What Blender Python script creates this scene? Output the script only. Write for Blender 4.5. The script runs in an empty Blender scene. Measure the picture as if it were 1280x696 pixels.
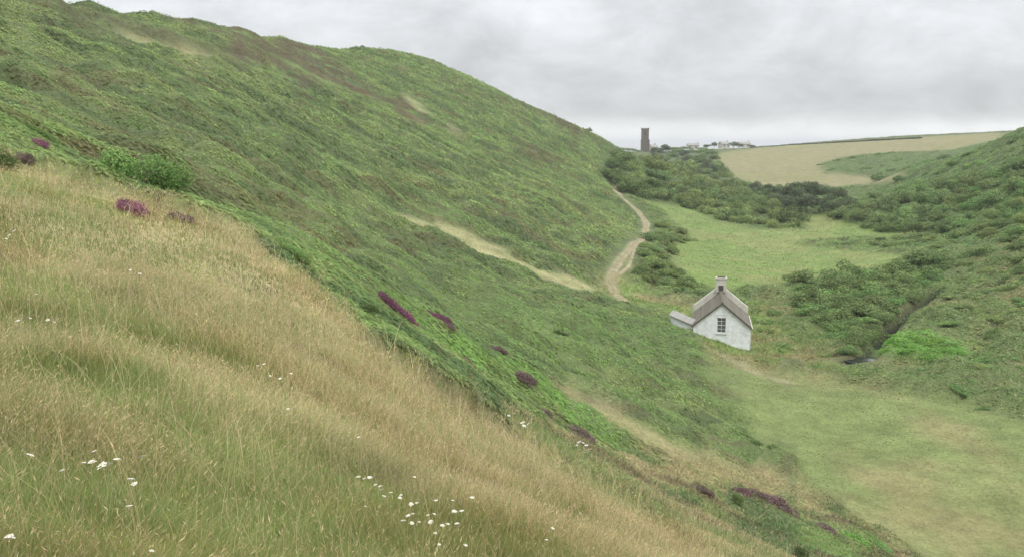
import bpy, math, random, time
import numpy as np
from mathutils import Vector
T0 = time.time()
rng = np.random.default_rng(7)
random.seed(7)
R = math.radians
C = bpy.context.scene.collection
sc = bpy.context.scene

# ------------------------------------------------------------------ camera
FOC = 1155.0                     # focal length in pixels of a 1280 px wide frame
PITCH = math.atan(168.0 / FOC)
cam_d = bpy.data.cameras.new('camera')
cam = bpy.data.objects.new('camera', cam_d); C.objects.link(cam)
cam_d.sensor_width = 36.0
cam_d.lens = 36.0 * FOC / 1280.0
cam_d.clip_start = 0.1; cam_d.clip_end = 60000
cam.rotation_euler = (math.pi / 2 - PITCH, 0, 0)
sc.camera = cam
cp, sp = math.cos(PITCH), math.sin(PITCH)

def ray(u, v):
    """direction (per metre of forward distance) through a place of the photograph"""
    a = (np.asarray(u, float) - 640) / FOC; b = (348 - np.asarray(v, float)) / FOC
    y = cp + b * sp; z = -sp + b * cp
    return a / y, z / y          # X and Z for Y = 1
def P(u, v, Y):
    dx, dz = ray(u, v)
    return dx * Y, np.asarray(Y, float) * 1.0, dz * Y
def project(x, y, z):
    f = y * cp - z * sp; up = y * sp + z * cp
    return 640 + FOC * x / f, 348 - FOC * up / f

# ------------------------------------------------------------------ noise
def hash2(ix, iy, seed):
    h = (ix.astype(np.int64) * 374761393 + iy.astype(np.int64) * 668265263 + seed * 1274126177) & 0xffffffff
    h = ((h ^ (h >> 13)) * 1274126177) & 0xffffffff
    h = h ^ (h >> 16)
    return (h & 0xffff) / 65535.0
def vnoise(x, y, seed=0):
    ix = np.floor(x); iy = np.floor(y); fx = x - ix; fy = y - iy
    fx = fx * fx * fx * (fx * (fx * 6 - 15) + 10); fy = fy * fy * fy * (fy * (fy * 6 - 15) + 10)
    a = hash2(ix, iy, seed); b = hash2(ix + 1, iy, seed); c = hash2(ix, iy + 1, seed); d = hash2(ix + 1, iy + 1, seed)
    return (a + (b - a) * fx) * (1 - fy) + (c + (d - c) * fx) * fy      # 0..1
def fbm(x, y, octv=4, seed=0, gain=0.5):
    s = 0; a = 1; t = 0
    for k in range(octv):
        cs, sn = math.cos(0.6 * k + .3), math.sin(0.6 * k + .3)
        s = s + a * vnoise((x * cs - y * sn) * 2 ** k + 17.3 * k, (x * sn + y * cs) * 2 ** k + 9.1 * k, seed + k)
        t += a; a *= gain
    return s / t
def smooth(a, b, x):
    t = np.clip((x - a) / (b - a), 0, 1); return t * t * (3 - 2 * t)

# ------------------------------------------------------------------ the lie of the land
# spot heights: bearing/elevation taken from the photograph, each with its distance in metres
SPOT = [
 # near spur (dry grass)
 (640,696,6.6),(0,696,3.9),(300,696,5.0),(450,696,5.8),(780,696,9.5),(900,696,15),
 (0,500,6.6),(200,500,7.6),(400,560,8.6),(560,600,10),(700,640,11),
 (0,380,9.5),(200,400,11),(380,460,12),(0,280,14),(150,320,15),(500,520,13),
 (0,200,20),(100,240,20),(200,262,20),(300,284,19.5),(380,350,18.5),(450,405,17.5),(520,465,17),(600,525,17),(700,585,17),(800,640,17),
 # slope below it
 (650,530,25),(720,560,25),(800,600,27),(860,640,25),(900,660,24),(960,690,28),
 (750,530,33),(840,560,38),(900,575,44),(950,600,44),(1010,635,41),(1080,670,39),(1150,700,39),
 # bracken behind the spur
 (540,430,27),(430,350,30),(330,280,29),(250,230,31),(130,190,32),(0,150,34),(-150,120,36),
 (620,470,33),(700,480,41),(500,370,42),(400,290,45),(300,210,52),(150,150,50),(0,100,50),(-150,60,52),
 (600,400,56),(720,420,60),(800,460,60),(860,480,66),(800,520,48),(900,520,60),
 (500,300,85),(400,230,80),(300,150,85),(200,110,85),(100,70,85),(0,45,78),(-150,-10,80),
 (60,0,100),(0,-14,98),(190,17,140),(120,40,105),(250,60,130),(300,34,172),(350,90,140),
 (410,60,216),(400,110,165),(480,62,258),(540,77,262),(590,97,268),(640,121,274),(700,148,284),(740,165,292),(770,181,302),
 (500,150,158),(500,200,125),(500,110,205),(600,150,215),(600,200,165),(600,250,122),(600,320,95),(680,330,103),(740,360,113),(680,380,84),(800,400,86),
 (700,250,160),(700,300,128),(760,290,160),(765,350,120),(650,180,212),(720,215,214),(700,185,245),(770,240,238),(800,275,197),(790,215,280),
 # cottage terrace and valley floor
 (850,408,92),(868,416,88),(905,430,87.5),(935,439,87),(960,440,88),(905,452,79),(872,386,100),(935,400,101),(830,385,110),
 (930,490,66),(1000,500,66),(1000,560,56),(1100,500,66),(1100,600,50),(1100,660,42.5),(1200,560,55),(1280,696,42),(1280,600,50),(1280,500,67),(1400,640,46),(1500,560,54),
 (830,300,172),(830,257,235),(900,340,133),(900,280,205),(1000,290,187),(1090,312,160),(1000,350,130),(960,380,112),(1000,400,101),(1000,440,90),(1050,480,74),
 (960,283,220),(1010,266,232),(1060,275,214),(1130,292,190),
 (1060,430,88),(1120,380,106),(1180,350,120),(1150,440,86),(1150,470,76),(1250,430,84),(1250,380,98),(1280,350,106),(1400,380,92),(1400,440,78),
 # right hillside
 (1200,300,160),(1280,300,134),(1200,260,190),(1280,240,170),(1400,250,130),(1500,300,95),(1200,220,225),(1280,190,215),(1280,163,235),(1240,180,250),(1180,205,265),(1130,215,285),(1400,120,230),(1400,190,170),(1500,150,180),
 (1100,255,270),(1050,245,290),(1000,250,265),(960,245,285),
 # far side of the valley
 (900,245,300),(1060,232,345),(960,228,370),(890,215,410),(860,225,340),(820,215,330),(1020,205,430),(1100,195,420),(890,196,500),(950,188,540),(1000,181,590),(1100,175,560),(1200,169.5,520),(1260,166,490),(1400,158,460),
 (840,196,520),(807,190,585),(780,190,560),(870,188,560),(830,205,430),
]
CREST = [(0,-14,100),(60,3,102),(120,13,120),(190,20,140),(250,29,155),(300,37,172),(350,50,195),(410,62,216),(450,61,240),(480,63,258),(540,78,262),(590,100,268),(640,124,274),(700,151,284),(740,168,292),(770,184,302)]
SPOT = [q for q in SPOT if q not in [(60,0,100),(0,-14,98),(190,17,140),(300,34,172),(410,60,216),(480,62,258),(540,77,262),(590,97,268),(640,121,274),(700,148,284),(740,165,292),(770,181,302)]] + CREST
SPOT += [(u, v + 14, Y * 1.13) for u, v, Y in CREST[1:]] + [(u, v + 40, Y * 1.4) for u, v, Y in CREST[1:]]        # the hill falls away behind its crest
SPOT += [(800,196,640),(850,196,640),(890,195,640),(940,190,640),(830,193,560)]
pts = [P(*s) for s in SPOT]
pts = [(float(a), float(b), float(c)) for a, b, c in pts]
pts += [ # ground outside the view
 (0,0,-1.65),(-3,1,-.3),(3,1,-3.0),(-12,0,3.5),(-30,0,9),(-40,30,8),(-80,0,20),(-130,60,24),(12,0,-7.5),(25,10,-14),(22,22,-15.5),(40,15,-19.5),(45,30,-19.8),
 (80,30,-15),(120,60,-4),(150,120,6),(170,20,8),(0,-30,-4),(-40,-40,8),(40,-40,-20),(120,-60,-5),(-120,-80,28),(0,-120,-18),
 (-100,600,-10),(-200,300,0),(170,650,0),(260,640,4),(330,560,8),(330,400,8),(240,330,7),(260,200,14),(420,600,8),(150,720,-30),(300,760,-30),(-100,760,-30),(450,720,-6),
]
pts = np.array(pts)
EPS = 2.0
def kern(d2): return -np.sqrt(d2 + EPS ** 2)
def solve_rbf(p):
    n = len(p); d2 = ((p[:, None, :2] - p[None, :, :2]) ** 2).sum(-1)
    A = np.zeros((n + 3, n + 3)); A[:n, :n] = kern(d2)
    rr = np.hypot(p[:, 0], p[:, 1])
    A[np.arange(n), np.arange(n)] += 0.10 * np.clip(rr / 40, 2.4, 6)       # smoothing
    A[:n, n] = A[n, :n] = 1; A[:n, n + 1] = A[n + 1, :n] = p[:, 0]; A[:n, n + 2] = A[n + 2, :n] = p[:, 1]
    b = np.zeros(n + 3); b[:n] = p[:, 2]
    return np.linalg.solve(A, b)
W = solve_rbf(pts)
def base_h(x, y):
    x = np.asarray(x, float); y = np.asarray(y, float); sh = x.shape
    x = x.ravel(); y = y.ravel(); out = np.empty(len(x)); n = len(pts)
    for i in range(0, len(x), 40000):
        xs = x[i:i + 40000]; ys = y[i:i + 40000]
        k = kern((xs[:, None] - pts[None, :, 0]) ** 2 + (ys[:, None] - pts[None, :, 1]) ** 2)
        out[i:i + 40000] = k @ W[:n] + W[n] + W[n + 1] * xs + W[n + 2] * ys
    r = np.hypot(x, y)
    t = smooth(640, 900, r)
    out = out * (1 - t) + -60 * t
    return out.reshape(sh)
RS = np.geomspace(2.0, 800, 420)
def hit(u, v):
    """the point of the ground seen at a place of the photograph"""
    u = np.atleast_1d(np.asarray(u, float)); v = np.atleast_1d(np.asarray(v, float))
    dx, dz = ray(u, v)
    Y = RS[None, :]
    cl = dz[:, None] * Y - base_h(dx[:, None] * Y, np.broadcast_to(Y, (len(u), len(RS))))
    below = cl < 0
    first = np.where(below.any(1), below.argmax(1), -1)
    out = np.zeros((len(u), 3))
    for i in range(len(u)):
        k = first[i]
        if k <= 0:
            far = RS > 25
            kk = np.where(far, cl[i], 1e9) / RS; k = kk.argmin(); yy = RS[k]
        else:
            a, b = cl[i, k - 1], cl[i, k]; yy = RS[k - 1] + (RS[k] - RS[k - 1]) * a / (a - b)
        out[i] = (dx[i] * yy, yy, 0)
    out[:, 2] = base_h(out[:, 0], out[:, 1])
    return out

def region(pix, extra=()):
    """outline on the ground: a list of places in the photograph plus ground points"""
    p = hit([a for a, b in pix], [b for a, b in pix])[:, :2].tolist()
    return np.array(p + [list(e) for e in extra])
def sdist(poly, x, y):
    """signed distance to an outline, positive inside"""
    d2 = np.full(x.shape, 1e18); ins = np.zeros(x.shape, bool); n = len(poly)
    for i in range(n):
        ax, ay = poly[i]; bx, by = poly[(i + 1) % n]
        ex, ey = bx - ax, by - ay; wx, wy = x - ax, y - ay
        t = np.clip((wx * ex + wy * ey) / (ex * ex + ey * ey + 1e-9), 0, 1)
        d2 = np.minimum(d2, (wx - ex * t) ** 2 + (wy - ey * t) ** 2)
        c = ((ay <= y) != (by <= y)) & (x < ex * (y - ay) / (ey if abs(ey) > 1e-9 else 1e-9) + ax)
        ins ^= c
    d = np.sqrt(d2); return np.where(ins, d, -d)
def ldist(line, x, y):
    d2 = np.full(x.shape, 1e18)
    for i in range(len(line) - 1):
        ax, ay = line[i]; bx, by = line[i + 1]
        ex, ey = bx - ax, by - ay; wx, wy = x - ax, y - ay
        t = np.clip((wx * ex + wy * ey) / (ex * ex + ey * ey + 1e-9), 0, 1)
        d2 = np.minimum(d2, (wx - ex * t) ** 2 + (wy - ey * t) ** 2)
    return np.sqrt(d2)

# outlines on the ground ------------------------------------------------
Z = {}
Z['dry'] = region([(-120,160),(0,196),(60,222),(150,250),(230,275),(300,290),(345,325),(400,358),(435,395),(465,435),(520,472),(580,508),(640,548),(700,582),(760,610),(820,650),(880,695)],
                  [(7,8),(4,-20),(-40,-20),(-40,15)])
Z['turf'] = region([(905,447),(960,462),(1030,472),(1100,484),(1140,492),(1280,520),(1500,560),(1500,690),(1280,760),(1170,710),(1120,680),(1060,645),(1000,600),(975,570),(930,520),(905,480)])
Z['pasture'] = region([(806,250),(850,256),(905,272),(950,287),(1004,287),(1010,267),(1040,268),(1075,280),(1130,290),(1150,293),(1100,296),(1010,300),(1000,306),(1060,313),(1165,318),(1110,334),(1040,346),(990,356),(950,362),(900,364),(862,352),(838,325),(835,305),(858,288),(830,270)])
Z['verge'] = region([(742,345),(768,340),(800,356),(850,375),(872,388),(940,384),(1010,420),(1060,450),(1040,470),(960,462),(905,450),(870,420),(820,385),(760,372)])
Z['rough'] = region([(940,385),(960,365),(1040,348),(1165,320),(1300,290),(1500,320),(1500,560),(1280,520),(1140,492),(1040,472),(960,460)])
Z['tan'] = region([(887,197),(905,191),(945,186),(1000,180.5),(1100,174.5),(1250,166),(1300,163),(1240,176),(1190,188),(1110,191),(1050,197),(1022,206),(1040,216),(1100,221),(1125,223),(1100,229),(1060,233),(1000,232),(940,232),(905,218)])
Z['fern'] = region([(1020,206),(1100,194),(1190,190),(1250,170),(1290,158),(1500,120),(1500,320),(1300,290),(1165,318),(1150,292),(1075,280),(1040,268),(990,262),(1000,232),(1060,233),(1110,226),(1040,222)])
Z['woodland'] = region([(770,182),(815,188),(885,186),(890,200),(905,218),(940,232),(1000,240),(1000,285),(940,287),(870,262),(806,252),(775,240),(740,215)])
Z['brown'] = region([(195,17),(260,26),(330,40),(370,52),(420,72),(440,95),(480,118),(520,140),(560,160),(540,163),(490,140),(430,118),(380,108),(330,85),(290,68),(300,52),(250,40)])
Z['brown2'] = region([(60,5),(100,18),(190,40),(290,65),(370,92),(330,98),(260,78),(180,55),(110,38)])
Z['brown3'] = region([(640,175),(690,195),(712,210),(690,208),(650,192)])
Z['browncrest'] = region([(640,122),(690,143),(735,165),(720,168),(680,150)])
Z['straw'] = region([(494,268),(515,272),(535,278),(545,273),(570,285),(625,308),(640,322),(690,343),(740,357),(752,366),(720,362),(670,345),(640,332),(600,320),(560,300),(525,287)])
Z['straw2'] = region([(150,42),(175,48),(215,60),(268,72),(262,76),(205,66),(165,56)])
Z['straw3'] = region([(230,85),(250,85),(262,100),(240,98)])
Z['straw4'] = region([(440,75),(490,80),(480,84),(450,82)])
Z['straw5'] = region([(515,125),(540,142),(568,160),(560,158),(530,142)])
Z['straw6'] = region([(545,155),(570,165),(565,172),(530,160)])
Z['tanpatch'] = region([(700,488),(735,492),(800,535),(850,560),(960,585),(1000,600),(1030,640),(900,600),(820,570),(760,530)])
Z['slope'] = region([(640,548),(610,500),(700,540),(800,562),(870,585),(960,590),(1040,635),(1120,680),(1170,710),(1150,760),(900,760),(880,695),(820,650),(760,610),(700,582)])
Z['crest_dry'] = region([(0,205),(40,205),(150,235),(230,268),(310,275),(330,300),(280,300),(180,272),(90,248),(0,225)])
Z['bright'] = region([(512,425),(545,428),(600,452),(650,468),(690,482),(700,500),(740,512),(780,532),(806,552),(806,562),(770,560),(730,535),(690,505),(640,478),(590,468),(540,442)])
Z['vivid'] = region([(430,390),(560,360),(700,385),(830,400),(905,450),(920,520),(985,572),(900,572),(800,525),(700,480),(560,430)])
Z['dusky'] = region([(0,80),(150,105),(300,180),(430,290),(480,350),(330,290),(200,235),(60,185),(0,165)])
Z['cress'] = region([(1098,424),(1120,420),(1160,424),(1200,434),(1208,444),(1170,452),(1120,449),(1098,440)])
PATH = hit([772,769,776,787,796,805,808,805,797,787,776,768,764,763,767,773,779], [226,236,246,255,263,274,285,295,303,312,325,337,346,352,361,370,377])[:, :2]
PATH2 = hit([797,792,789,785,776,766], [303,315,325,334,341,349])[:, :2]
TRACK = hit([905,912,930,955,975], [446,452,462,470,476])[:, :2]
STREAM = hit([1062,1080,1094,1104,1120,1145,1170], [450,446,434,418,400,378,360])[:, :2]

def masks(x, y):
    r = np.hypot(x, y)
    s = np.clip(r * 0.012, .12, 4)
    n = (fbm(x / (s * 2.2), y / (s * 2.2), 4, 3) - .5) * 2
    n2 = (fbm(x / 9, y / 9, 3, 11) - .5) * 2
    m = {}
    def mk(k, w=1.0, rough=1.0):
        w = {'turf': 3.5, 'rough': 3, 'slope': 2.5, 'tanpatch': 2.5, 'dry': 1.5, 'verge': 2.5, 'vivid': 4, 'dusky': 4, 'brown': 1.6, 'brown2': 2.5}.get(k, w)
        return smooth(-w, w, (sdist(Z[k], x, y) + n * s * 2.2 * rough) / s)
    for k in Z: m[k] = mk(k, 1.0, {'pasture': .25, 'tan': .45, 'brown': 2.0, 'brown2': 2.2, 'straw': .3, 'tanpatch': 1.6, 'crest_dry': 1.2, 'cress': .4}.get(k, 1.0))
    m['path'] = smooth(1.05, .45, np.minimum(ldist(PATH, x, y), ldist(PATH2, x, y) + .45) + n * .35)
    m['path'] = np.maximum(m['path'], (.5) * smooth(1.6, .3, ldist(TRACK, x, y) + n * .6))
    m['pathw'] = smooth(3.0, 1.3, ldist(PATH, x, y))
    m['stream'] = smooth(1.5, .4, ldist(STREAM, x, y))
    m['pool'] = smooth(3.6, 1.6, ldist(STREAM[:2], x, y))
    m['n'] = n; m['n2'] = n2
    gone = np.maximum.reduce([m['dry'], m['turf'], m['pasture'], m['verge'], m['tan'], m['path'], m['rough'] * .75, m['woodland'] * .6, m['straw'], m['straw2'], m['straw5'], .8 * m['slope'], .8 * m['tanpatch']])
    m['bracken'] = 1 - gone
    return m

def detail(x, y, m):
    """hummocks of the vegetation on top of the lie of the land"""
    r = np.hypot(x, y)
    far = 1 - .6 * smooth(110, 200, r)
    n1 = fbm(x / (2.6 * 1), y / 2.6, 3, 21)
    n2 = fbm(x / 7.5, y / 7.5, 3, 31)
    sa, sb = x * .8 + y * .6, -x * .6 + y * .8; bl = np.abs(2 * fbm(sa / 5.2 + .8 * n2, sb / 2.5, 2, 25) - 1) ** .8; bl2 = np.abs(2 * vnoise(x / 5.3, y / 5.3 + n1, 27) - 1)
    hum = (n1 - .5) * .8 + (n2 - .5) * 1.4 + bl * 1.25 + bl2 * .75 - .6
    wp = 1 - np.maximum(m['pathw'], .85 * m['straw'])
    h = wp * (m['bracken'] * hum * far * np.clip(r / 45, .35, 1.0) + m['bracken'] * .25)
    h += m['rough'] * ((n1 - .5) * .5 + (n2 - .5) * 1.2 + .5 * bl + .4 * bl2 - .3) * wp * (1 - m['pool'])
    h -= .12 * m['pool']
    h += m['slope'] * ((n1 - .5) * .4)
    h += m['dry'] * (fbm(x / 1.1, y / 1.1, 3, 41) - .5) * .16
    h += (m['turf'] + m['pasture']) * (fbm(x / 3, y / 3, 3, 45) - .5) * .12
    h += -(.35 + 1.35 * smooth(1, 9, np.hypot(x - STREAM[0][0], y - STREAM[0][1]))) * m['stream'] + .5 * m['cress']
    return h

PAL = {  # natural colours of dry and green vegetation (linear)
 'bracken': (.116,.172,.054), 'bracken_y': (.146,.192,.064), 'bracken_d': (.064,.104,.041), 'deadfern': (.125,.100,.052),
 'dry': (.29,.25,.13), 'dry_g': (.165,.19,.072), 'dry_b': (.25,.20,.115),
 'pasture': (.132,.184,.053), 'pasture_t': (.168,.192,.068), 'turf': (.140,.170,.061), 'turf_t': (.188,.174,.080),
 'brown': (.082,.065,.038), 'straw': (.290,.265,.135), 'tan': (.200,.184,.096), 'path': (.26,.226,.140),
 'fern': (.085,.146,.047), 'wood': (.075,.115,.045), 'rough': (.102,.148,.052), 'rough_t': (.152,.156,.069), 'cress': (.115,.225,.048), 'mud': (.026,.025,.018),
}
PAL = {k: np.array(v) for k, v in PAL.items()}
def mix(a, b, t): return a + (b - a) * t[..., None]
def albedo(x, y, m):
    n1 = fbm(x / 5, y / 5, 4, 51); n2 = fbm(x / 17, y / 17, 4, 61); n3 = fbm(x / 1.6, y / 1.6, 3, 71); n4 = fbm(x / 40, y / 40, 3, 81)
    c = np.broadcast_to(PAL['bracken'], x.shape + (3,)).copy()
    c = mix(c, PAL['bracken_y'], smooth(.50, .78, n2) * .8)
    c = mix(c, PAL['bracken_d'], smooth(.55, .72, n1) * .5)
    sa, sb = x * .8 + y * .6, -x * .6 + y * .8
    c = mix(c, PAL['bracken_y'] * 1.08, smooth(.54, .66, fbm(sa / 5 + 60, sb / 1.7, 4, 94)) * .75)
    c = mix(c, PAL['bracken_d'] * .85, smooth(.50, .62, fbm(sa / 5.5, sb / 1.5, 4, 93)) * .85)
    c = mix(c, PAL['deadfern'] * .8, smooth(.61, .70, fbm(sa / 5 + 40, sb / 1.6, 4, 91)) * .65)
    c = mix(c, PAL['deadfern'] * .75, m['dusky'] * smooth(.55, .65, fbm(sa / 3.2 + 11, sb / 1.5, 4, 95)) * .6)
    c = mix(c, np.array([.102, .172, .047]), m['vivid'] * smooth(.34, .58, fbm(sa / 6 + 5, sb / 2.0, 3, 97)) * .75)
    c = mix(c, PAL['fern'], m['fern'] * .5)
    c = mix(c, np.array([.112, .196, .048]), m['bright'] * .85)
    rg = mix(np.broadcast_to(PAL['rough'], c.shape), PAL['rough_t'], smooth(.5, .68, n2 * .6 + n1 * .4))
    c = mix(c, rg, m['rough'])
    c = mix(c, PAL['wood'], m['woodland'])
    d = mix(np.broadcast_to(PAL['dry'], c.shape), PAL['dry_g'], smooth(.46, .66, fbm(x / 2.8, y / 2.8, 4, 101)))
    d = mix(d, PAL['dry_b'], smooth(.5, .7, fbm(x / 1.9 + 9, y / 1.9, 3, 111)) * .7)
    sl = mix(np.broadcast_to(PAL['dry'] * .85, c.shape), PAL['bracken'], smooth(.42, .62, n1))
    sl = mix(sl, PAL['bracken_d'], smooth(.50, .62, fbm(sa / 3.5 + 21, sb / 1.1, 4, 98)) * .8)
    sl = mix(sl, PAL['brown'], smooth(.55, .66, fbm(sa / 2.5 + 81, sb / .9, 3, 99)) * .7)
    c = mix(c, sl, m['slope'])
    c = mix(c, PAL['dry'] * .9, m['tanpatch'] * .75)
    c = mix(c, d, m['dry'])
    vg = mix(np.broadcast_to(PAL['pasture'], c.shape), PAL['turf_t'], smooth(.4, .65, n1))
    c = mix(c, vg, m['verge'])
    tf = mix(np.broadcast_to(PAL['turf'], c.shape), PAL['turf_t'], smooth(.42, .66, n2 * .6 + n1 * .4))
    c = mix(c, tf, m['turf'])
    ps = mix(np.broadcast_to(PAL['pasture'], c.shape), PAL['pasture_t'], smooth(.40, .64, n2 * .5 + n1 * .5))
    c = mix(c, ps, m['pasture'])
    tn = mix(np.broadcast_to(PAL['tan'], c.shape), PAL['tan'] * np.array([.93, .98, .9]), smooth(.35, .65, n4))
    c = mix(c, tn, m['tan'])
    for k, t in (('brown', .85), ('brown2', .6), ('brown3', .7), ('browncrest', .8)): c = mix(c, PAL['brown'], m[k] * t * smooth(.30, .50, fbm(sa / 8 + 3, sb / 2.5, 3, 96)))
    for k, t in (('straw', .88), ('straw2', .5), ('straw3', .3), ('straw4', .3), ('straw5', .45), ('straw6', .3)): c = mix(c, PAL['straw'], m[k] * t * (.75 + .5 * (n3 - .3)).clip(0, 1))
    c = mix(c, PAL['cress'], m['cress'])
    c = mix(c, PAL['mud'], m['stream'] * (1 - m['cress']))
    c = mix(c, PAL['path'], m['path'] * .85)
    return c * (.82 + .36 * n3[..., None])

def ground_z(x, y):
    x = np.asarray(x, float); y = np.asarray(y, float)
    return base_h(x, y) + detail(x, y, masks(x, y))

# ------------------------------------------------------------------ helpers
def tag(o, label=None, cat=None, group=None, kind=None):
    if label: o['label'] = label
    if cat: o['category'] = cat
    if group: o['group'] = group
    if kind: o['kind'] = kind
    return o
def mesh_np(name, v, quads=None, tris=None, col=None, smooth_=True, gn=None):
    me = bpy.data.meshes.new(name)
    v = np.ascontiguousarray(v, np.float32).reshape(-1, 3)
    loops = []; starts = []; n = 0
    if quads is not None and len(quads):
        q = np.asarray(quads, np.int32); loops.append(q.ravel()); starts.append(np.arange(len(q)) * 4); n = q.size
    if tris is not None and len(tris):
        t = np.asarray(tris, np.int32); loops.append(t.ravel()); starts.append(n + np.arange(len(t)) * 3)
    loops = np.concatenate(loops).astype(np.int32); starts = np.concatenate(starts).astype(np.int32)
    me.vertices.add(len(v)); me.vertices.foreach_set('co', v.ravel())
    me.loops.add(len(loops)); me.loops.foreach_set('vertex_index', loops)
    me.polygons.add(len(starts)); me.polygons.foreach_set('loop_start', starts)
    me.update(calc_edges=True)
    if smooth_: me.polygons.foreach_set('use_smooth', np.ones(len(starts), bool))
    if col is not None:
        a = me.attributes.new('albedo', 'FLOAT_COLOR', 'POINT')
        c4 = np.ones((len(v), 4), np.float32); c4[:, :3] = np.clip(col, 0, 1).reshape(-1, 3)
        a.data.foreach_set('color', c4.ravel())
    if gn is not None:
        a = me.attributes.new('lie', 'FLOAT_VECTOR', 'POINT'); a.data.foreach_set('vector', np.ascontiguousarray(gn, np.float32).ravel())
    return me
def link(name, me, mat=None, parent=None):
    o = bpy.data.objects.new(name, me); C.objects.link(o)
    if mat and not me.materials: me.materials.append(mat)
    if parent: o.parent = parent
    return o
def mat_new(name):
    m = bpy.data.materials.new(name); m.use_nodes = True
    nt = m.node_tree; b = nt.nodes['Principled BSDF']
    b.inputs['Roughness'].default_value = .9
    b.inputs['Specular IOR Level'].default_value = .15
    return m, nt, b
def mat_albedo(name, scales=((1.5, .25), (9, .25)), bump=0.0, bscale=6, trans=0.0, up=0.0, lie=False):
    m, nt, b = mat_new(name); N = nt.nodes; L = nt.links
    at = N.new('ShaderNodeAttribute'); at.attribute_name = 'albedo'
    tc = N.new('ShaderNodeTexCoord'); col = at.outputs['Color']
    for s, a in scales:
        nz = N.new('ShaderNodeTexNoise'); nz.inputs['Scale'].default_value = s; nz.inputs['Detail'].default_value = 5
        L.new(tc.outputs['Object'], nz.inputs['Vector'])
        mr = N.new('ShaderNodeMapRange'); mr.inputs['From Min'].default_value = .3; mr.inputs['From Max'].default_value = .7
        mr.inputs['To Min'].default_value = 1 - a; mr.inputs['To Max'].default_value = 1 + a; L.new(nz.outputs['Fac'], mr.inputs['Value'])
        vm = N.new('ShaderNodeVectorMath'); vm.operation = 'SCALE'; L.new(col, vm.inputs[0]); L.new(mr.outputs['Result'], vm.inputs['Scale']); col = vm.outputs['Vector']
    L.new(col, b.inputs['Base Color'])
    if bump:
        nz = N.new('ShaderNodeTexNoise'); nz.inputs['Scale'].default_value = bscale; nz.inputs['Detail'].default_value = 6
        L.new(tc.outputs['Object'], nz.inputs['Vector'])
        bp = N.new('ShaderNodeBump'); bp.inputs['Strength'].default_value = bump; bp.inputs['Distance'].default_value = .3
        L.new(nz.outputs['Fac'], bp.inputs['Height']); L.new(bp.outputs['Normal'], b.inputs['Normal'])
    if up:                      # leaves of a dense sward scatter light as a soft mass
        ge = N.new('ShaderNodeNewGeometry'); mv = N.new('ShaderNodeMix'); mv.data_type = 'VECTOR'; mv.inputs['Factor'].default_value = up
        L.new(ge.outputs['Normal'], mv.inputs[4]); mv.inputs[5].default_value = (.12, -.05, 1)
        if lie:
            la = N.new('ShaderNodeAttribute'); la.attribute_name = 'lie'; L.new(la.outputs['Vector'], mv.inputs[5])
        nn = N.new('ShaderNodeVectorMath'); nn.operation = 'NORMALIZE'; L.new(mv.outputs[1], nn.inputs[0]); L.new(nn.outputs[0], b.inputs['Normal'])
    if lie:                     # thin blades pass on the light that falls on their far side
        neg = N.new('ShaderNodeVectorMath'); neg.operation = 'SCALE'; neg.inputs['Scale'].default_value = -1; L.new(nn.outputs[0], neg.inputs[0])
        tr = N.new('ShaderNodeBsdfTranslucent'); L.new(col, tr.inputs['Color']); L.new(neg.outputs[0], tr.inputs['Normal'])
        ad = N.new('ShaderNodeAddShader'); L.new(b.outputs[0], ad.inputs[0]); L.new(tr.outputs[0], ad.inputs[1]); L.new(ad.outputs[0], N['Material Output'].inputs['Surface'])
    elif trans:
        tr = N.new('ShaderNodeBsdfTranslucent'); L.new(col, tr.inputs['Color'])
        mx = N.new('ShaderNodeMixShader'); mx.inputs[0].default_value = trans
        L.new(b.outputs[0], mx.inputs[1]); L.new(tr.outputs[0], mx.inputs[2]); L.new(mx.outputs[0], N['Material Output'].inputs['Surface'])
    return m
M_ground = mat_albedo('ground_cover', ((.25, .10), (1.1, .14), (5, .20)), .45, 3)
M_leaf = mat_albedo('grass_leaves', (), 0, 6, .18, .74, True)
M_frond = mat_albedo('bracken_fronds', (), 0, 6, .14, .68, True)
M_turf = mat_albedo('turf_leaves', (), 0, 6, .05, .95, True)

# ------------------------------------------------------------------ terrain
th_f = np.arange(-38, 38.01, .11); th_c1 = np.arange(38.6, 322, 3.0)
th = np.radians(np.concatenate([th_f, th_c1]))
rr = np.concatenate([np.geomspace(.8, 700, 900), np.linspace(715, 900, 14)])
nt_, nr_ = len(th), len(rr)
TH, RR = np.meshgrid(th, rr, indexing='ij')
GX = RR * np.sin(TH); GY = RR * np.cos(TH)
GM = masks(GX, GY)
GB = base_h(GX, GY)
GZ = GB + detail(GX, GY, GM)
GA = albedo(GX, GY, GM)
idx = np.arange(nt_ * nr_).reshape(nt_, nr_)
i2 = np.roll(idx, -1, axis=0)
quads = np.stack([idx[:, :-1], idx[:, 1:], i2[:, 1:], i2[:, :-1]], -1)
V = np.stack([GX, GY, GZ], -1)
centre = nt_ * nr_
Vc = np.concatenate([V.reshape(-1, 3), [[0, 0, float(ground_z(np.zeros(1), np.zeros(1))[0])]]])
LITTER_SHADE = np.array([.085, .095, .045])
GG = GA + (LITTER_SHADE - GA) * (.62 * (1 - GM['stream']) * np.clip(GM['bracken'] * (1 - GM['brown']) + .6 * GM['rough'] + .5 * GM['woodland'], 0, 1))[..., None]      # soil and dead stalks, painted darker so the fronds above read as lit
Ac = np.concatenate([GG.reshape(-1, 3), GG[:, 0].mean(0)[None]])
tris = np.stack([np.full(nt_, centre), idx[:, 0], i2[:, 0]], -1)
Q = quads.reshape(-1, 4)[:, ::-1]
zone = np.zeros(nt_ * nr_, int)
for k, z in (('pasture', 1), ('tan', 2), ('turf', 3)): zone[GM[k].ravel() > .5] = z
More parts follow.
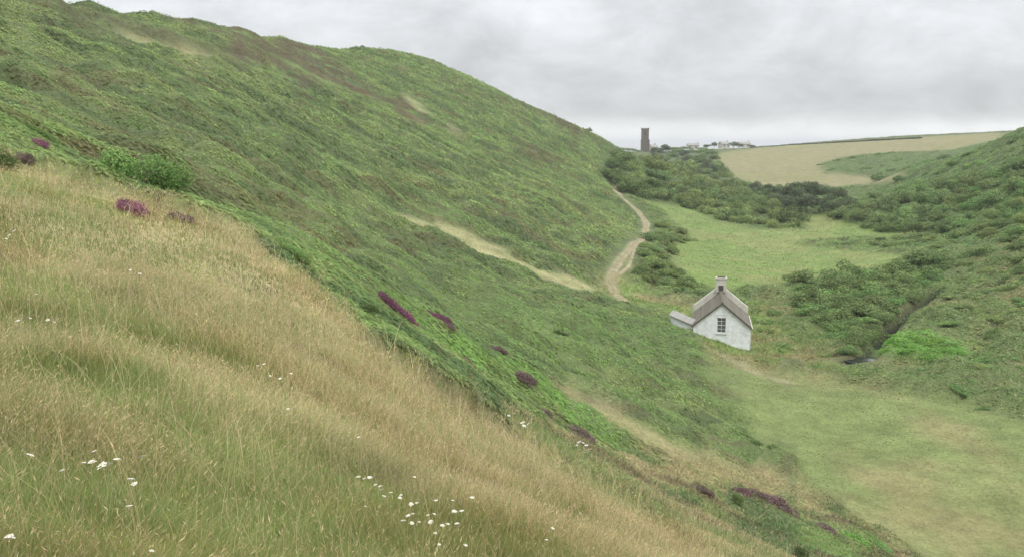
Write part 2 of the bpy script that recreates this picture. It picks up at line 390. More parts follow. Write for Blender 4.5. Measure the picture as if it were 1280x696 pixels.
fz = zone[Q[:, 0]]
# vertex normals of the whole sheet
fn = np.cross(Vc[Q[:, 2]] - Vc[Q[:, 0]], Vc[Q[:, 3]] - Vc[Q[:, 1]])
fn /= np.maximum(np.linalg.norm(fn, axis=1, keepdims=True), 1e-9)
VN = np.zeros_like(Vc)
for k in range(4): 
    for a in range(3): VN[:, a] += np.bincount(Q[:, k], fn[:, a], len(Vc))
VN[centre] = (0, 0, 1); VN /= np.maximum(np.linalg.norm(VN, axis=1, keepdims=True), 1e-9)
if VN[:, 2].mean() < 0: Q = Q[:, ::-1]; VN = -VN; tris = tris[:, ::-1]
for z, nm in ((0, 'hillside'), (1, 'pasture'), (2, 'stubble_field'), (3, 'valley_floor')):
    q = Q[fz == z]; used = np.unique(q)
    if z == 0: used = np.append(used, centre) if centre not in used else used
    rem = np.full(len(Vc), -1); rem[used] = np.arange(len(used))
    t = rem[tris] if z == 0 else None
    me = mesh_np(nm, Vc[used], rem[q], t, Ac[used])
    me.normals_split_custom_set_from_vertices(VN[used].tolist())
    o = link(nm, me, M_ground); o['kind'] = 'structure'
print('terrain', time.time() - T0, len(Vc))

# sea beyond the cliffs
m_sea, nt, b = mat_new('sea_water'); b.inputs['Base Color'].default_value = (.03, .05, .06, 1); b.inputs['Roughness'].default_value = .18; b.inputs['Specular IOR Level'].default_value = .5
a = np.linspace(0, 2 * math.pi, 129)[:-1]
v = [(25000 * math.cos(t), 25000 * math.sin(t), -48) for t in a]
me = bpy.data.meshes.new('sea'); me.from_pydata(v, [], [list(range(128))]); o = link('sea', me, m_sea); o['kind'] = 'structure'

#@@VEG_BEGIN
# ------------------------------------------------------------------ ground cover
lr_ = np.log(rr)
def surf(x, y):
    """height, colour and masks of the finished ground at many points (read from the sheet)"""
    az = np.degrees(np.arctan2(x, y)); r = np.hypot(x, y)
    ti = np.clip((az + 38) / .11, 0, len(th_f) - 1.001)
    k = np.interp(np.log(r), lr_, np.arange(nr_)); k = np.clip(k, 0, nr_ - 1.001)
    i = ti.astype(int); j = k.astype(int); fi = ti - i; fj = k - j
    def g(A):
        if A.ndim == 3: a_, b_ = fi[:, None], fj[:, None]
        else: a_, b_ = fi, fj
        return (A[i, j] * (1 - b_) + A[i, j + 1] * b_) * (1 - a_) + (A[i + 1, j] * (1 - b_) + A[i + 1, j + 1] * b_) * a_
    return g(GZ), g(GA), {q: g(GM[q]) for q in GM}
GN = VN[:nt_ * nr_].reshape(nt_, nr_, 3)
def lie_at(V_):
    # which way the ground faces below each point
    az = np.degrees(np.arctan2(V_[:, 0], V_[:, 1])); r = np.hypot(V_[:, 0], V_[:, 1])
    i = np.clip(((az + 38) / .11 + .5).astype(int), 0, len(th_f) - 1); j = np.clip((np.interp(np.log(r), lr_, np.arange(nr_)) + .5).astype(int), 0, nr_ - 1)
    return GN[i, j]
def polar(n, r0, r1, power, half=34):
    """scattered ground points, thinning out with distance"""
    t = np.radians(rng.uniform(-half, half, n))
    q = 2 - power
    u = rng.random(n)
    r = r0 * (r1 / r0) ** u if abs(q) < 1e-6 else (r0 ** q + (r1 ** q - r0 ** q) * u) ** (1 / q)
    return r * np.sin(t), r * np.cos(t), r
def visible(x, y, z, margin):
    """drop ground cover that lies far down behind a crest"""
    keep = np.ones(len(x), bool)
    az = np.arctan2(x, y)
    el = (GZ / RR)[: len(th_f)]
    mxel = np.maximum.accumulate(el, axis=1)
    i = np.clip(np.searchsorted(th_f, np.degrees(az)), 0, len(th_f) - 1)
    r = np.hypot(x, y); j = np.clip(np.searchsorted(rr, r) - 1, 0, nr_ - 1)
    return (z + margin) / r > mxel[i, np.maximum(j - 2, 0)]
def unit(v): return v / np.maximum(np.linalg.norm(v, axis=-1, keepdims=True), 1e-9)
def blades(p, d, h, w, bend, col, tipcol, segs=2):
    """grass blades: p foot, d lean (unit xy), h height, w width, bend 0..1"""
    n = len(p)
    side = np.stack([-d[:, 1], d[:, 0], np.zeros(n)], -1)
    tw = rng.uniform(0, 2 * np.pi, n)
    side = np.stack([np.cos(tw), np.sin(tw), np.zeros(n)], -1)
    V = np.zeros((n, 2 * segs + 1, 3)); CC = np.zeros((n, 2 * segs + 1, 3))
    for k in range(segs + 1):
        t = k / segs
        ce = p.copy()
        ce[:, :2] += d * (h * bend * t * t)[:, None]
        ce[:, 2] += h * t * (1 - .35 * bend * t)
        c = col + (tipcol - col) * t
        if k < segs:
            ww = w * (1 - .55 * t)
            V[:, 2 * k] = ce - side * ww[:, None] / 2; V[:, 2 * k + 1] = ce + side * ww[:, None] / 2
            CC[:, 2 * k] = c; CC[:, 2 * k + 1] = c
        else: V[:, 2 * k] = ce; CC[:, 2 * k] = c; tip = ce
    b = (np.arange(n) * (2 * segs + 1))[:, None]
    q = [np.stack([b[:, 0] + 2 * k, b[:, 0] + 2 * k + 1, b[:, 0] + 2 * k + 3, b[:, 0] + 2 * k + 2], -1) for k in range(segs - 1)]
    t = np.stack([b[:, 0] + 2 * segs - 2, b[:, 0] + 2 * segs - 1, b[:, 0] + 2 * segs], -1)
    return V.reshape(-1, 3), (np.concatenate(q) if q else np.zeros((0, 4), int)), t, CC.reshape(-1, 3), tip
class Bag:
    def __init__(s): s.v = []; s.q = []; s.t = []; s.c = []; s.n = 0
    def add(s, v, q, t, c):
        s.v.append(v); s.c.append(c)
        if q is not None and len(q): s.q.append(q + s.n)
        if t is not None and len(t): s.t.append(t + s.n)
        s.n += len(v)
    def mesh(s, name, sm=True, lie=False):
        if lie:
            V_ = np.concatenate(s.v); return mesh_np(name, V_, np.concatenate(s.q) if s.q else None, np.concatenate(s.t) if s.t else None, np.concatenate(s.c), sm, lie_at(V_))
        return mesh_np(name, np.concatenate(s.v), np.concatenate(s.q) if s.q else None, np.concatenate(s.t) if s.t else None, np.concatenate(s.c), sm)

# bushes that stand out on the near and middle slope
ONE = [
 ('gorse', -2, 209, 56, .95, 'dark green gorse bush at the upper end of the dry grass', 'gorse'),
 ('fern', 182, 253, 140, .95, 'rounded bright green fern clump behind magenta heather at the grass edge', 'fern'),
 ('fern', 362, 322, 70, .5, 'long low fern clump where the dry grass meets the bracken', 'fern'),
 ('fern', 318, 296, 54, .4, 'small low fern clump above the dry grass shoulder', 'fern'),
 ('fern', 30, 176, 90, .5, 'wide light green fern clump above the dark gorse bush', 'fern'),
 ('gorse', 458, 402, 40, .7, 'dark bush left of the brightest magenta heather', 'gorse'),
 ('gorse', 919, 630, 28, .95, 'small dark gorse bush beside faded heather on the lower slope', 'gorse'),
 ('gorse', 998, 700, 34, .9, 'small dark gorse bush on the bottom edge of the slope', 'gorse'),
 ('cress', 1072, 676, 44, .45, 'yellow green gorse clump at the foot of the slope', 'gorse'),
 ('fern', 1098, 684, 52, .4, 'dark green fern clump at the foot of the slope', 'fern'),
 ('gorse', 700, 442, 26, .6, 'dark bush alone in the bracken left of the cottage', 'bush'),
 ('gorse', 725, 395, 22, .6, 'dark bush in the bracken below the bleached strip', 'bush'),
 ('scrub', 192, 19, 11, .9, 'tiny dark bush alone on the hill crest', 'bush'),
 ('scrub', 736, 166, 10, 1.0, 'tiny thorn tree on the falling ridge near the tower', 'thorn tree'),
 ('scrub', 945, 560, 22, .75, 'dark green bush where bracken ends on the valley turf', 'bush'),
 ('scrub', 965, 570, 20, .7, 'low green bush at the tip of the bracken tongue', 'bush'),
]
HEA = [
 ('heather', 160, 264, 40, .55, 'magenta heather clump below the rounded fern clump'),
 ('heather', 126, 238, 20, .5, 'small magenta heather clump left of the rounded fern clump'),
 ('heather', 50, 196, 20, .6, 'small magenta heather clump above the dry grass by the gorse'),
 ('heather', 72, 212, 24, .5, 'dull magenta heather clump on the red brown bank by the gorse'),
 ('faded', 30, 208, 24, .6, 'dark brown heather clump beside the gorse bush'),
 ('faded', 225, 277, 26, .7, 'dark brown heather clump right of the rounded fern clump'),
 ('heather', 480, 395, 30, .55, 'brightest magenta heather clump in the bracken, upper half'),
 ('heather', 499, 407, 32, .5, 'brightest magenta heather clump in the bracken, lower half'),
 ('heather', 468, 389, 16, .5, 'small magenta heather clump uphill of the brightest one'),
 ('heather', 512, 414, 18, .45, 'small magenta heather clump at the downhill end of the brightest one'),
 ('faded', 524, 418, 16, .45, 'tiny brown heather clump between the brightest magenta and the purple one'),
 ('faded', 565, 440, 20, .4, 'small brown heather clump downhill of the purple one'),
 ('heather', 90, 222, 18, .6, 'small magenta heather clump on the bank midway between gorse and rounded fern clump'),
 ('heather', 706, 532, 20, .4, 'small dull magenta heather clump among brown ones under the bright streak'),
 ('heather', 548, 428, 34, .45, 'purple heather clump just below the brightest magenta one'),
 ('faded', 584, 458, 28, .5, 'brown purple heather clump at the edge of the grass shoulder'),
 ('faded', 618, 452, 26, .45, 'pale brown heather clump among bracken above the grass shoulder'),
 ('faded', 668, 518, 40, .5, 'wide brown heather clump above cream flowers on the slope'),
 ('faded', 690, 528, 36, .5, 'reddish brown heather clump beside the bright bracken streak'),
 ('faded', 640, 530, 30, .4, 'brown heather clump left of the cream flowers'),
 ('faded', 722, 537, 34, .45, 'purple brown heather clump under the bright bracken streak'),
 ('faded', 660, 492, 34, .5, 'brown heather clump on the dark bank in the bracken'),
 ('heather', 925, 616, 26, .4, 'dull purple heather clump above the small dark gorse bush'),
 ('faded', 952, 626, 40, .4, 'brown purple heather clump right of the small dark gorse bush'),
 ('faded', 978, 640, 52, .4, 'wide faded heather clump on the lower slope'),
 ('faded', 1035, 664, 40, .4, 'brown heather clump near the yellow green gorse'),
 ('faded', 870, 612, 36, .3, 'pale brown heather clump on the tan lower slope'),
]
CL = [hit(q[1], q[2])[0][:2].tolist() + [q[3]] for q in ONE + HEA]
CL = np.array([(a_, b_, w_ / 2 / FOC * b_) for a_, b_, w_ in CL])
def cleared(x, y, f=.62):
    """ground taken by single plants"""
    k = np.zeros(len(x), bool)
    for a_, b_, r_ in CL: k |= (x - a_) ** 2 + (y - b_ ) ** 2 < (r_ * f) ** 2
    return k

# tall dry grass on the near spur
bag = Bag()
LEAFY = np.column_stack([hit([120,95,205,240,95,135,420,635,330,20,700,300,560,30,820], [655,620,305,432,292,492,692,690,655,300,640,345,655,400,650])[:, :2], [.75,.5,1.1,.8,1.2,.7,.6,.6,.5,1.0,.6,1.0,.5,.7,.9]])
def leafy(x, y):
    n_ = (fbm(x / .7, y / .7, 3, 261) - .5) * 1.1; k = np.zeros(len(x))
    for a_, b_, r_ in LEAFY: k = np.maximum(k, smooth(1.15, .45, np.hypot(x - a_, (y - b_) * .8) / r_ + n_))
    return k
def tall_grass(N_, r0, r1, pw, segs, long_=False):
    x, y, r = polar(N_, r0, r1, pw)
    z, c, m = surf(x, y)
    k = (rng.random(len(x)) < np.maximum(smooth(.1, .5, m['dry']), .5 * m['slope'])) & visible(x, y, z, .6) & ~cleared(x, y)
    x, y, z, c, r = x[k], y[k], z[k], c[k], r[k]
    n = len(x)
    lf = leafy(x, y); green = np.maximum(smooth(.46, .64, fbm(x / 2.8, y / 2.8, 4, 101)), lf); tall = fbm(x / 1.3, y / 1.3, 3, 141)
    lean = rng.normal(0, 1, (n, 2)) * 1.15 + np.array([.16, -.03]) + (fbm(x / .5, y / .5, 2, 151) - .5)[:, None] * np.array([1.6, 1.6])
    bend = np.clip(np.linalg.norm(lean, axis=1) * .36 * rng.uniform(.4, 1.5, n), .05, 1.2); lean = unit(lean)
    h = rng.uniform(.15, .37, n) * (.6 + .9 * tall) * (1 - .35 * green) * np.clip(1.2 - .04 * r, .5, 1)
    isg = rng.random(n) < (0 if long_ else .42 + .46 * green)
    if long_: h = rng.uniform(.45, .75, n); bend = np.clip(bend, .1, .7)
    cg = np.array([.142, .184, .056]) * rng.uniform(.7, 1.22, (n, 1)); cg[:, 0] *= rng.uniform(.88, 1.25, n)
    cg = cg * (1 - lf * .15)[:, None] * np.where(lf > .4, 1, 1)[:, None]
    isg |= rng.random(n) < lf * .8 * (0 if long_ else 1)
    cd = np.array([.325, .285, .150]) * rng.uniform(.68, 1.22, (n, 1)); cd[:, 1] *= rng.uniform(.90, 1.03, n)
    red = rng.random(n) < .16; cd[red] = np.array([.24, .18, .10]) * rng.uniform(.7, 1.2, (red.sum(), 1))
    cb = np.where(isg[:, None], cg, cd); tone = (.70 + .60 * fbm(x / 1.2 + 3, y / 1.2, 4, 221))[:, None]; warm = smooth(.5, .66, fbm(x / 2.1, y / 2.1 + 7, 3, 231))[:, None]
    cb = cb * tone * (1 - warm * np.array([.08, .15, .20])); ct = cb * rng.uniform(.95, 1.25, (n, 1))
    w = np.maximum(.0015, .00046 * r) * rng.uniform(.6, 1.5, n) * np.where(isg, 1.3, .85)
    p = np.stack([x, y, z - .02], -1)
    V_, q_, t_, c_, tip = blades(p, lean, h, w, bend, cb * .95, ct, segs)
    bag.add(V_, q_, t_, c_)
    sh = (~isg) & (rng.random(n) < .8)
    tp = tip[sh]; ns = len(tp); ln = rng.uniform(.02, .05, ns) * (.7 + .04 * r[sh]); wd = np.maximum(rng.uniform(.003, .006, ns), .0006 * r[sh])
    dirn = unit(np.stack([lean[sh, 0] * .8, lean[sh, 1] * .8, rng.uniform(.3, 1, ns)], -1))
    a_ = rng.uniform(0, 2 * np.pi, ns); sd_ = np.stack([np.cos(a_), np.sin(a_), rng.normal(0, .3, ns)], -1)
    hv = np.stack([tp - dirn * ln[:, None] * .4, tp + sd_ * wd[:, None] * .5 + dirn * ln[:, None] * .1, tp + dirn * ln[:, None] * .7, tp - sd_ * wd[:, None] * .5 + dirn * ln[:, None] * .1], 1)
    hc = np.array([.350, .285, .155]) * rng.uniform(.62, 1.3, (ns, 1)) * tone[sh]; rd = rng.random(ns) < .35; hc[rd] *= np.array([.80, .72, .74])
    bag.add(hv.reshape(-1, 3), np.arange(ns * 4).reshape(ns, 4), None, np.repeat(hc, 4, 0))
    print('grass', n)
tall_grass(430000, 2.6, 9, 1.3, 3)
tall_grass(380000, 9, 27, 1.45, 2)
tall_grass(9000, 3.2, 20, 1.2, 3, True)
o = link('tall_grass', bag.mesh('tall_grass', True, True), M_leaf); tag(o, 'tall dry tan and green meadow grass on the near slope', 'grass', kind='stuff')
print('grass', time.time() - T0)

# bracken over the hillside
bag = Bag()
x, y, r = polar(1250000, 15, 460, 2.0)
z, c, m = surf(x, y)
bare = np.maximum.reduce([smooth(.05, .3, m['dry']), m['straw'] * .9, m['straw2'] * .7, m['straw5'] * .8, m['pathw'], .95 * m['pool'], smooth(.80, .97, m['stream']), m['dry'], m['tan'], m['pasture'], m['turf'], m['verge'] * .9])
pk = np.clip(m['bracken'] + m['rough'] * .75 + m['slope'] * .62 + m['woodland'] * .25, 0, 1) * (1 - bare)
k = (rng.random(len(x)) < pk) & visible(x, y, z, 1.2) & ~cleared(x, y)
x, y, z, c, r = x[k], y[k], z[k], c[k], r[k]; br = m['brown'][k] + m['brown2'][k]
n = len(x)
clump = fbm(x / 2.2, y / 2.2, 3, 161)
s = np.clip(.0031 * r, .16, .75) * rng.uniform(.55, 1.35, n) * (.75 + .6 * clump) * (1 - .4 * np.clip(br, 0, 1))
NG = np.stack([np.gradient(GB, axis=0) / (np.radians(.11)), np.gradient(GB, axis=1) / np.gradient(rr)[None]], -1)
def slope_at(x, y):
    az_ = np.arctan2(x, y); r_ = np.hypot(x, y)
    i = np.clip(((np.degrees(az_) + 38) / .11).astype(int), 1, len(th_f) - 2); j = np.clip(np.interp(np.log(r_), lr_, np.arange(nr_)).astype(int), 0, nr_ - 1)
    ht = NG[i, j, 0] / r_; hr = NG[i, j, 1]
    return hr * np.sin(az_) + ht * np.cos(az_), hr * np.cos(az_) - ht * np.sin(az_)
gx, gy = slope_at(x, y)
az = np.arctan2(-gy, -gx) + rng.normal(0, 1.1, n)
dx, dy = np.cos(az), np.sin(az)
rise = rng.uniform(.0, .42, n)
lift = rng.uniform(0, .45, n) * s
base = np.stack([x, y, z + lift - .05], -1)
mid = base + np.stack([dx * s * .42, dy * s * .42, (gx * dx + gy * dy) * s * .42 + rise * s * .42], -1)
tip = mid + np.stack([dx * s * .5, dy * s * .5, (gx * dx + gy * dy) * s * .5 + (rise - .75) * s * .45], -1)
roll = rng.normal(0, .35, n)
side = np.stack([-dy, dx, roll], -1); side = unit(side)
c = c * rng.uniform(.78, 1.22, (n, 1)); c[:, 0] *= rng.uniform(.92, 1.10, n)
sm_ = m['stream'][k] > .1; c[sm_] = PAL['rough'] * rng.uniform(.6, 1.0, (sm_.sum(), 1))
dead = rng.random(n) < .012; c[dead] = np.array([.15, .115, .065]) * rng.uniform(.6, 1.2, (dead.sum(), 1))
near = r < 36
i = np.where(~near)[0]
v = np.stack([base[i], mid[i] - side[i] * (s[i] * .22)[:, None], mid[i] + side[i] * (s[i] * .22)[:, None], tip[i]], 1)
b4 = np.arange(len(i)) * 4
bag.add(v.reshape(-1, 3), None, np.concatenate([np.stack([b4, b4 + 2, b4 + 1], -1), np.stack([b4 + 1, b4 + 2, b4 + 3], -1)]), np.repeat(c[i], 4, 0))
i = np.where(near)[0]; ni = len(i)
NP = 7
for sgn in (-1, 1):                         # pinnae either side of the rib
    for j in range(NP):
        t = (j + .4) / NP
        def at_(t):
            t = min(t, 1.0)
            return base[i] * (1 - t) ** 2 + 2 * t * (1 - t) * mid[i] + tip[i] * t * t if False else np.where(t < .45, base[i] + (mid[i] - base[i]) * t / .45, mid[i] + (tip[i] - mid[i]) * (t - .45) / .55)
        a0 = at_(t - .07); a1 = at_(t + .08)
        L_ = s[i] * .30 * math.sin(math.pi * (.25 + .72 * t)) 
        e = at_(t + .12) + sgn * side[i] * L_[:, None] - np.array([0, 0, 1]) * (L_ * .22)[:, None]
        v = np.stack([a0, a1, e], 1); b3 = np.arange(ni) * 3
        bag.add(v.reshape(-1, 3), None, np.stack([b3, b3 + 1, b3 + 2], -1), np.repeat(c[i] * (1 + .12 * sgn), 3, 0))
o = link('bracken', bag.mesh('bracken', False, True), M_frond); tag(o, 'green bracken covering the long hillside', 'bracken', kind='stuff')
print('bracken', n, ni, time.time() - T0)

# short turf of the valley floor, pastures, track edges and rough ground
bag = Bag()
x, y, r = polar(460000, 17, 260, 2.0)
z, c, m = surf(x, y)
pk = np.clip(m['turf'] * .5 + m['pasture'] * .3 + m['verge'] * .8 * (1 - m['turf']) + m['rough'] * .7 + m['slope'] * .9 + m['straw'] * .35 + m['tanpatch'], 0, 1) * (1 - m['path']) * (1 - m['stream']) * (1 - m['pool'])
k = (rng.random(len(x)) < pk) & visible(x, y, z, .5)
x, y, z, c, r = x[k], y[k], z[k], c[k], r[k]; n = len(x)
rough = np.clip(.5 * m['rough'] + m['slope'] + .5 * m['verge'], 0, 1)[k]
tus = fbm(x / 1.8, y / 1.8, 3, 171)
h = np.clip(.0018 * r, .07, .26) * rng.uniform(.5, 1.5, n) * (.5 + tus) * (.6 + 1.7 * rough)
lean = rng.normal(0, 1, (n, 2)) + np.array([.4, 0]); bend = np.clip(np.linalg.norm(lean, axis=1) * .5, .2, 1.4); lean = unit(lean); c = c * 1.04
w = .0015 * r * rng.uniform(.6, 1.4, n)
c = c * rng.uniform(.88, 1.15, (n, 1)); c[:, 0] *= rng.uniform(.95, 1.08, n)
ds = rng.random(n) < .14; c[ds] = np.array([.26, .22, .12]) * rng.uniform(.7, 1.1, (ds.sum(), 1))
V_, q_, t_, c_, tip = blades(np.stack([x, y, z - .02], -1), lean, h, w, bend, c, c * 1.08, 2)
bag.add(V_, q_, t_, c_)
o = link('turf_grass', bag.mesh('turf_grass', True, True), M_turf); tag(o, 'short green and tan grass of the valley floor and pasture', 'grass', kind='stuff')
print('turf', n, time.time() - T0)

# ------------------------------------------------------------------ bushes and trees
def veg_mat(name, var=.24, hue=.010):
    m = mat_albedo(name, (), 0, 6, .25, .25); nt = m.node_tree; N = nt.nodes; L = nt.links
    oi = N.new('ShaderNodeObjectInfo'); hs = N.new('ShaderNodeHueSaturation')
    a = N.new('ShaderNodeMapRange'); a.inputs['To Min'].default_value = 1 - var; a.inputs['To Max'].default_value = 1 + var; L.new(oi.outputs['Random'], a.inputs['Value'])
    q = N.new('ShaderNodeMath'); q.operation = 'MULTIPLY'; q.inputs[1].default_value = 7.31; L.new(oi.outputs['Random'], q.inputs[0])
    f = N.new('ShaderNodeMath'); f.operation = 'FRACT'; L.new(q.outputs[0], f.inputs[0])
    g = N.new('ShaderNodeMapRange'); g.inputs['To Min'].default_value = .5 - hue; g.inputs['To Max'].default_value = .5 + hue; L.new(f.outputs[0], g.inputs['Value'])
    at = [k for k in N if k.bl_idname == 'ShaderNodeAttribute'][0]
    L.new(at.outputs['Color'], hs.inputs['Color']); L.new(a.outputs['Result'], hs.inputs['Value']); L.new(g.outputs['Result'], hs.inputs['Hue'])
    for k in list(L):
        if k.from_node == at and k.to_node != hs: L.new(hs.outputs['Color'], k.to_socket)
    return m
M_bush = veg_mat('bush_leaves')
M_bark, nt, b = mat_new('bark'); b.inputs['Base Color'].default_value = (.10, .085, .065, 1)
nz_ = nt.nodes.new('ShaderNodeTexNoise'); nz_.inputs['Scale'].default_value = 12; rp = nt.nodes.new('ShaderNodeValToRGB')
rp.color_ramp.elements[0].color = (.05, .042, .034, 1); rp.color_ramp.elements[1].color = (.16, .14, .11, 1)
nt.links.new(nz_.outputs['Fac'], rp.inputs[0]); nt.links.new(rp.outputs[0], b.inputs['Base Color'])

def leaf_cards(cen, nrm, size, col):
    n = len(cen)
    t = unit(np.cross(nrm, rng.normal(0, 1, (n, 3)))); bt = np.cross(nrm, t)
    s = size[:, None]
    v = np.stack([cen - t * s, cen + bt * s * .55 + nrm * s * .12, cen + t * s, cen - bt * s * .55 + nrm * s * .12], 1)
    return v.reshape(-1, 3), np.arange(n * 4).reshape(n, 4), np.repeat(col, 4, 0)
def crown_mesh(name, seed, n_leaf, lobes, col, leaf=.05, flat=.8, low=.15, spread=.62, lobe_r=(.26, .46)):
    """foliage about 2 wide, standing on z = 0"""
    g = np.random.default_rng(seed)
    v = []; q = []; c = []; off = 0
    cs = []
    for k in range(lobes):
        a = g.uniform(0, 2 * np.pi); rad = spread * math.sqrt(g.random()); lr = g.uniform(*lobe_r) * (1.15 - .35 * rad)
        hz = low + (flat * 1.25 - low) * (1 - rad ** 2) * g.uniform(.45, .95)
        cs.append((rad * math.cos(a), rad * math.sin(a), max(hz - lr * .3, lr * .5), lr, g.uniform(.78, 1.25)))
    wts = np.array([k[3] ** 2 for k in cs]); wts /= wts.sum()
    pick = g.choice(lobes, n_leaf, p=wts)
    cs = np.array(cs)[pick]
    d = unit(g.normal(0, 1, (n_leaf, 3)) + np.array([0, 0, .35]))
    rad = cs[:, 3] * (g.random(n_leaf) ** .16) * (1 + .10 * g.normal(0, 1, n_leaf))
    cen = cs[:, :3] + d * rad[:, None] * np.array([1, 1, .85])
    cen[:, 2] = np.maximum(cen[:, 2], .02)
    nrm = unit(d + g.normal(0, .38, (n_leaf, 3)))
    colr = np.array(col) * cs[:, 4:5] * g.uniform(.7, 1.3, (n_leaf, 1)); colr[:, 0] *= g.uniform(.8, 1.25, n_leaf)
    vv, qq, cc = leaf_cards(cen, nrm, leaf * g.uniform(.6, 1.4, n_leaf), colr)
    return mesh_np(name, vv, qq, None, cc, False)
def limb_mesh(name, seed, h, r0, n=5, reach=.5):
    """a tapered trunk with limbs"""
    g = np.random.default_rng(seed); v = []; f = []
    def tube(a, b, ra, rb):
        a = np.array(a); b = np.array(b); d = unit(b - a); s = unit(np.cross(d, [.3, .9, .1])); t = np.cross(d, s); o = len(v)
        for p_, rd in ((a, ra), ((a + b) / 2 + g.normal(0, .03, 3), (ra + rb) / 2), (b, rb)):
            for k in range(6): v.append(p_ + (s * math.cos(k * math.pi / 3) + t * math.sin(k * math.pi / 3)) * rd)
        for w_ in (0, 6):
            for k in range(6): f.append((o + w_ + k, o + w_ + (k + 1) % 6, o + w_ + 6 + (k + 1) % 6, o + w_ + 6 + k))
    tube((0, 0, -.12), (g.normal(0, .04), g.normal(0, .04), h), r0, r0 * .55)
    for k in range(n):
        a = g.uniform(0, 6.28); z0 = h * g.uniform(.45, 1.0)
        tube((0, 0, z0), (math.cos(a) * reach * g.uniform(.5, 1), math.sin(a) * reach * g.uniform(.5, 1), z0 + g.uniform(.15, .5)), r0 * .45, r0 * .12)
    me = bpy.data.meshes.new(name); me.from_pydata([tuple(q) for q in v], [], f)
    for p_ in me.polygons: p_.use_smooth = True
    return me
KIND = {}
def kind(key, name, parts, variants, **kw):
    KIND[key] = (name, parts, [(crown_mesh(parts[0], 100 + 17 * i + len(key), **kw), limb_mesh(parts[1], 50 + i, kw.get('trunk_h', .3) if False else .35, .045)) for i in range(variants)])
kind('scrub', 'bush', ('foliage', 'stem'), 7, n_leaf=2600, lobes=12, col=(.142, .205, .074), leaf=.046, flat=.85, low=.1, spread=.72)
kind('olive', 'bush', ('foliage', 'stem'), 5, n_leaf=2400, lobes=11, col=(.180, .238, .082), leaf=.046, flat=.75, low=.1, spread=.72)
kind('green', 'bush', ('foliage', 'stem'), 5, n_leaf=2400, lobes=11, col=(.145, .238, .076), leaf=.046, flat=.62, low=.1, spread=.72)
kind('dark', 'tree', ('crown', 'trunk'), 5, n_leaf=3000, lobes=13, col=(.100, .130, .066), leaf=.046, flat=1.25, low=.35, spread=.66)
kind('gorse', 'gorse_bush', ('foliage', 'stem'), 3, n_leaf=3500, lobes=14, col=(.075, .112, .036), leaf=.035, flat=.75, low=.08, spread=.65)
kind('fern', 'fern_clump', ('foliage', 'stem'), 4, n_leaf=7500, lobes=12, col=(.150, .255, .076), leaf=.026, flat=.55, low=.08, spread=.7)
kind('cress', 'reed_clump', ('foliage', 'stem'), 3, n_leaf=1800, lobes=14, col=(.140, .275, .056), leaf=.055, flat=.5, low=.08, spread=.75)
kind('heather', 'heather_clump', ('foliage', 'stem'), 4, n_leaf=3200, lobes=12, col=(.180, .078, .115), leaf=.034, flat=.5, low=.06, spread=.72, lobe_r=(.22, .38))
kind('faded', 'heather_clump', ('foliage', 'stem'), 3, n_leaf=3000, lobes=12, col=(.155, .110, .100), leaf=.036, flat=.5, low=.06, spread=.72, lobe_r=(.22, .38))
def plant(key, x, y, rad, *a_, kindname=None, **k_):
    e = plant_(key, x, y, rad, *a_, **k_)
    if kindname: e.name = kindname  # another name for copies of the same bush meshes
    return e
def plant_(key, x, y, rad, hs=1.0, label=None, cat=None, group=None, rz=None, sink=.1, wide=1.0):
    name, parts, var = KIND[key]
    g0, g1 = var[int(rng.integers(len(var)))]
    zz = float(surf(np.array([x]), np.array([y]))[0][0])
    e = bpy.data.objects.new(name, None); C.objects.link(e)
    e.location = (x, y, zz - sink * rad); e.rotation_euler = (0, 0, rng.uniform(0, 6.28) if rz is None else rz)
    g_ = lie_at(np.array([[x, y, 0.]]))[0]; t_ = .85 if hs < .62 or key in ('heather', 'faded', 'fern') else .35
    q_ = Vector((0, 0, 1)).rotation_difference(Vector((g_[0] * t_, g_[1] * t_, g_[2] + (1 - t_) * .3))) @ e.rotation_euler.to_quaternion()
    e.rotation_euler = q_.to_euler(); e.scale = (rad * wide, rad, rad * hs)
    e.empty_display_size = .2
    link(parts[0], g0, M_bush, e); link(parts[1], g1, M_bark, e)
    tag(e, label, cat or name.replace('_', ' '), group)
    return e
def pplant(key, u, v, w_px, **kw):
    """a plant whose foot is seen at (u, v) of the photograph and looks w_px wide there"""
    p = hit(u, v)[0]
    return plant(key, p[0], p[1], w_px / 2 / FOC * p[1], **kw)
def inside(poly, u, v): return sdist(np.array(poly, float), np.array([float(u)]), np.array([float(v)]))[0] > 0
def fill(poly, n, mind, seed):
    g = np.random.default_rng(seed); out = []; P_ = np.array(poly, float)
    q = g.uniform(P_.min(0), P_.max(0), (6000, 2)); q = q[sdist(P_, q[:, 0], q[:, 1]) > 0]
    for u, v in q:
        if len(out) >= n: break
        if all((u - a) ** 2 + ((v - b) * 1.9) ** 2 > mind ** 2 for a, b in out): out.append((float(u), float(v)))
    return out

# belt of thorn bushes between the hill foot and the pasture
for u, v in fill([(775,196),(800,200),(850,218),(900,238),(955,262),(1003,281),(985,290),(930,283),(880,270),(820,252),(785,243),(760,222)], 95, 14, 1):
    k = 'olive' if rng.random() < .55 else 'scrub'
    pplant(k, u, v, rng.uniform(26, 46), hs=rng.uniform(.7, 1.05), label='rounded olive green thorn bush in the belt between bracken hill and pasture', cat='thorn bush', kindname='thorn_bush', group='thorn bushes in the belt above the pasture')
for u, v in fill([(893,207),(912,222),(945,240),(990,262),(940,264),(900,246),(862,224),(850,212)], 34, 13, 21):
    pplant('olive' if rng.random() < .45 else 'scrub', u, v, rng.uniform(20, 34), hs=rng.uniform(.75, 1.1), label='olive green thorn bush in the belt below the stubble field', cat='thorn bush', kindname='thorn_bush', group='thorn bushes below the stubble field')
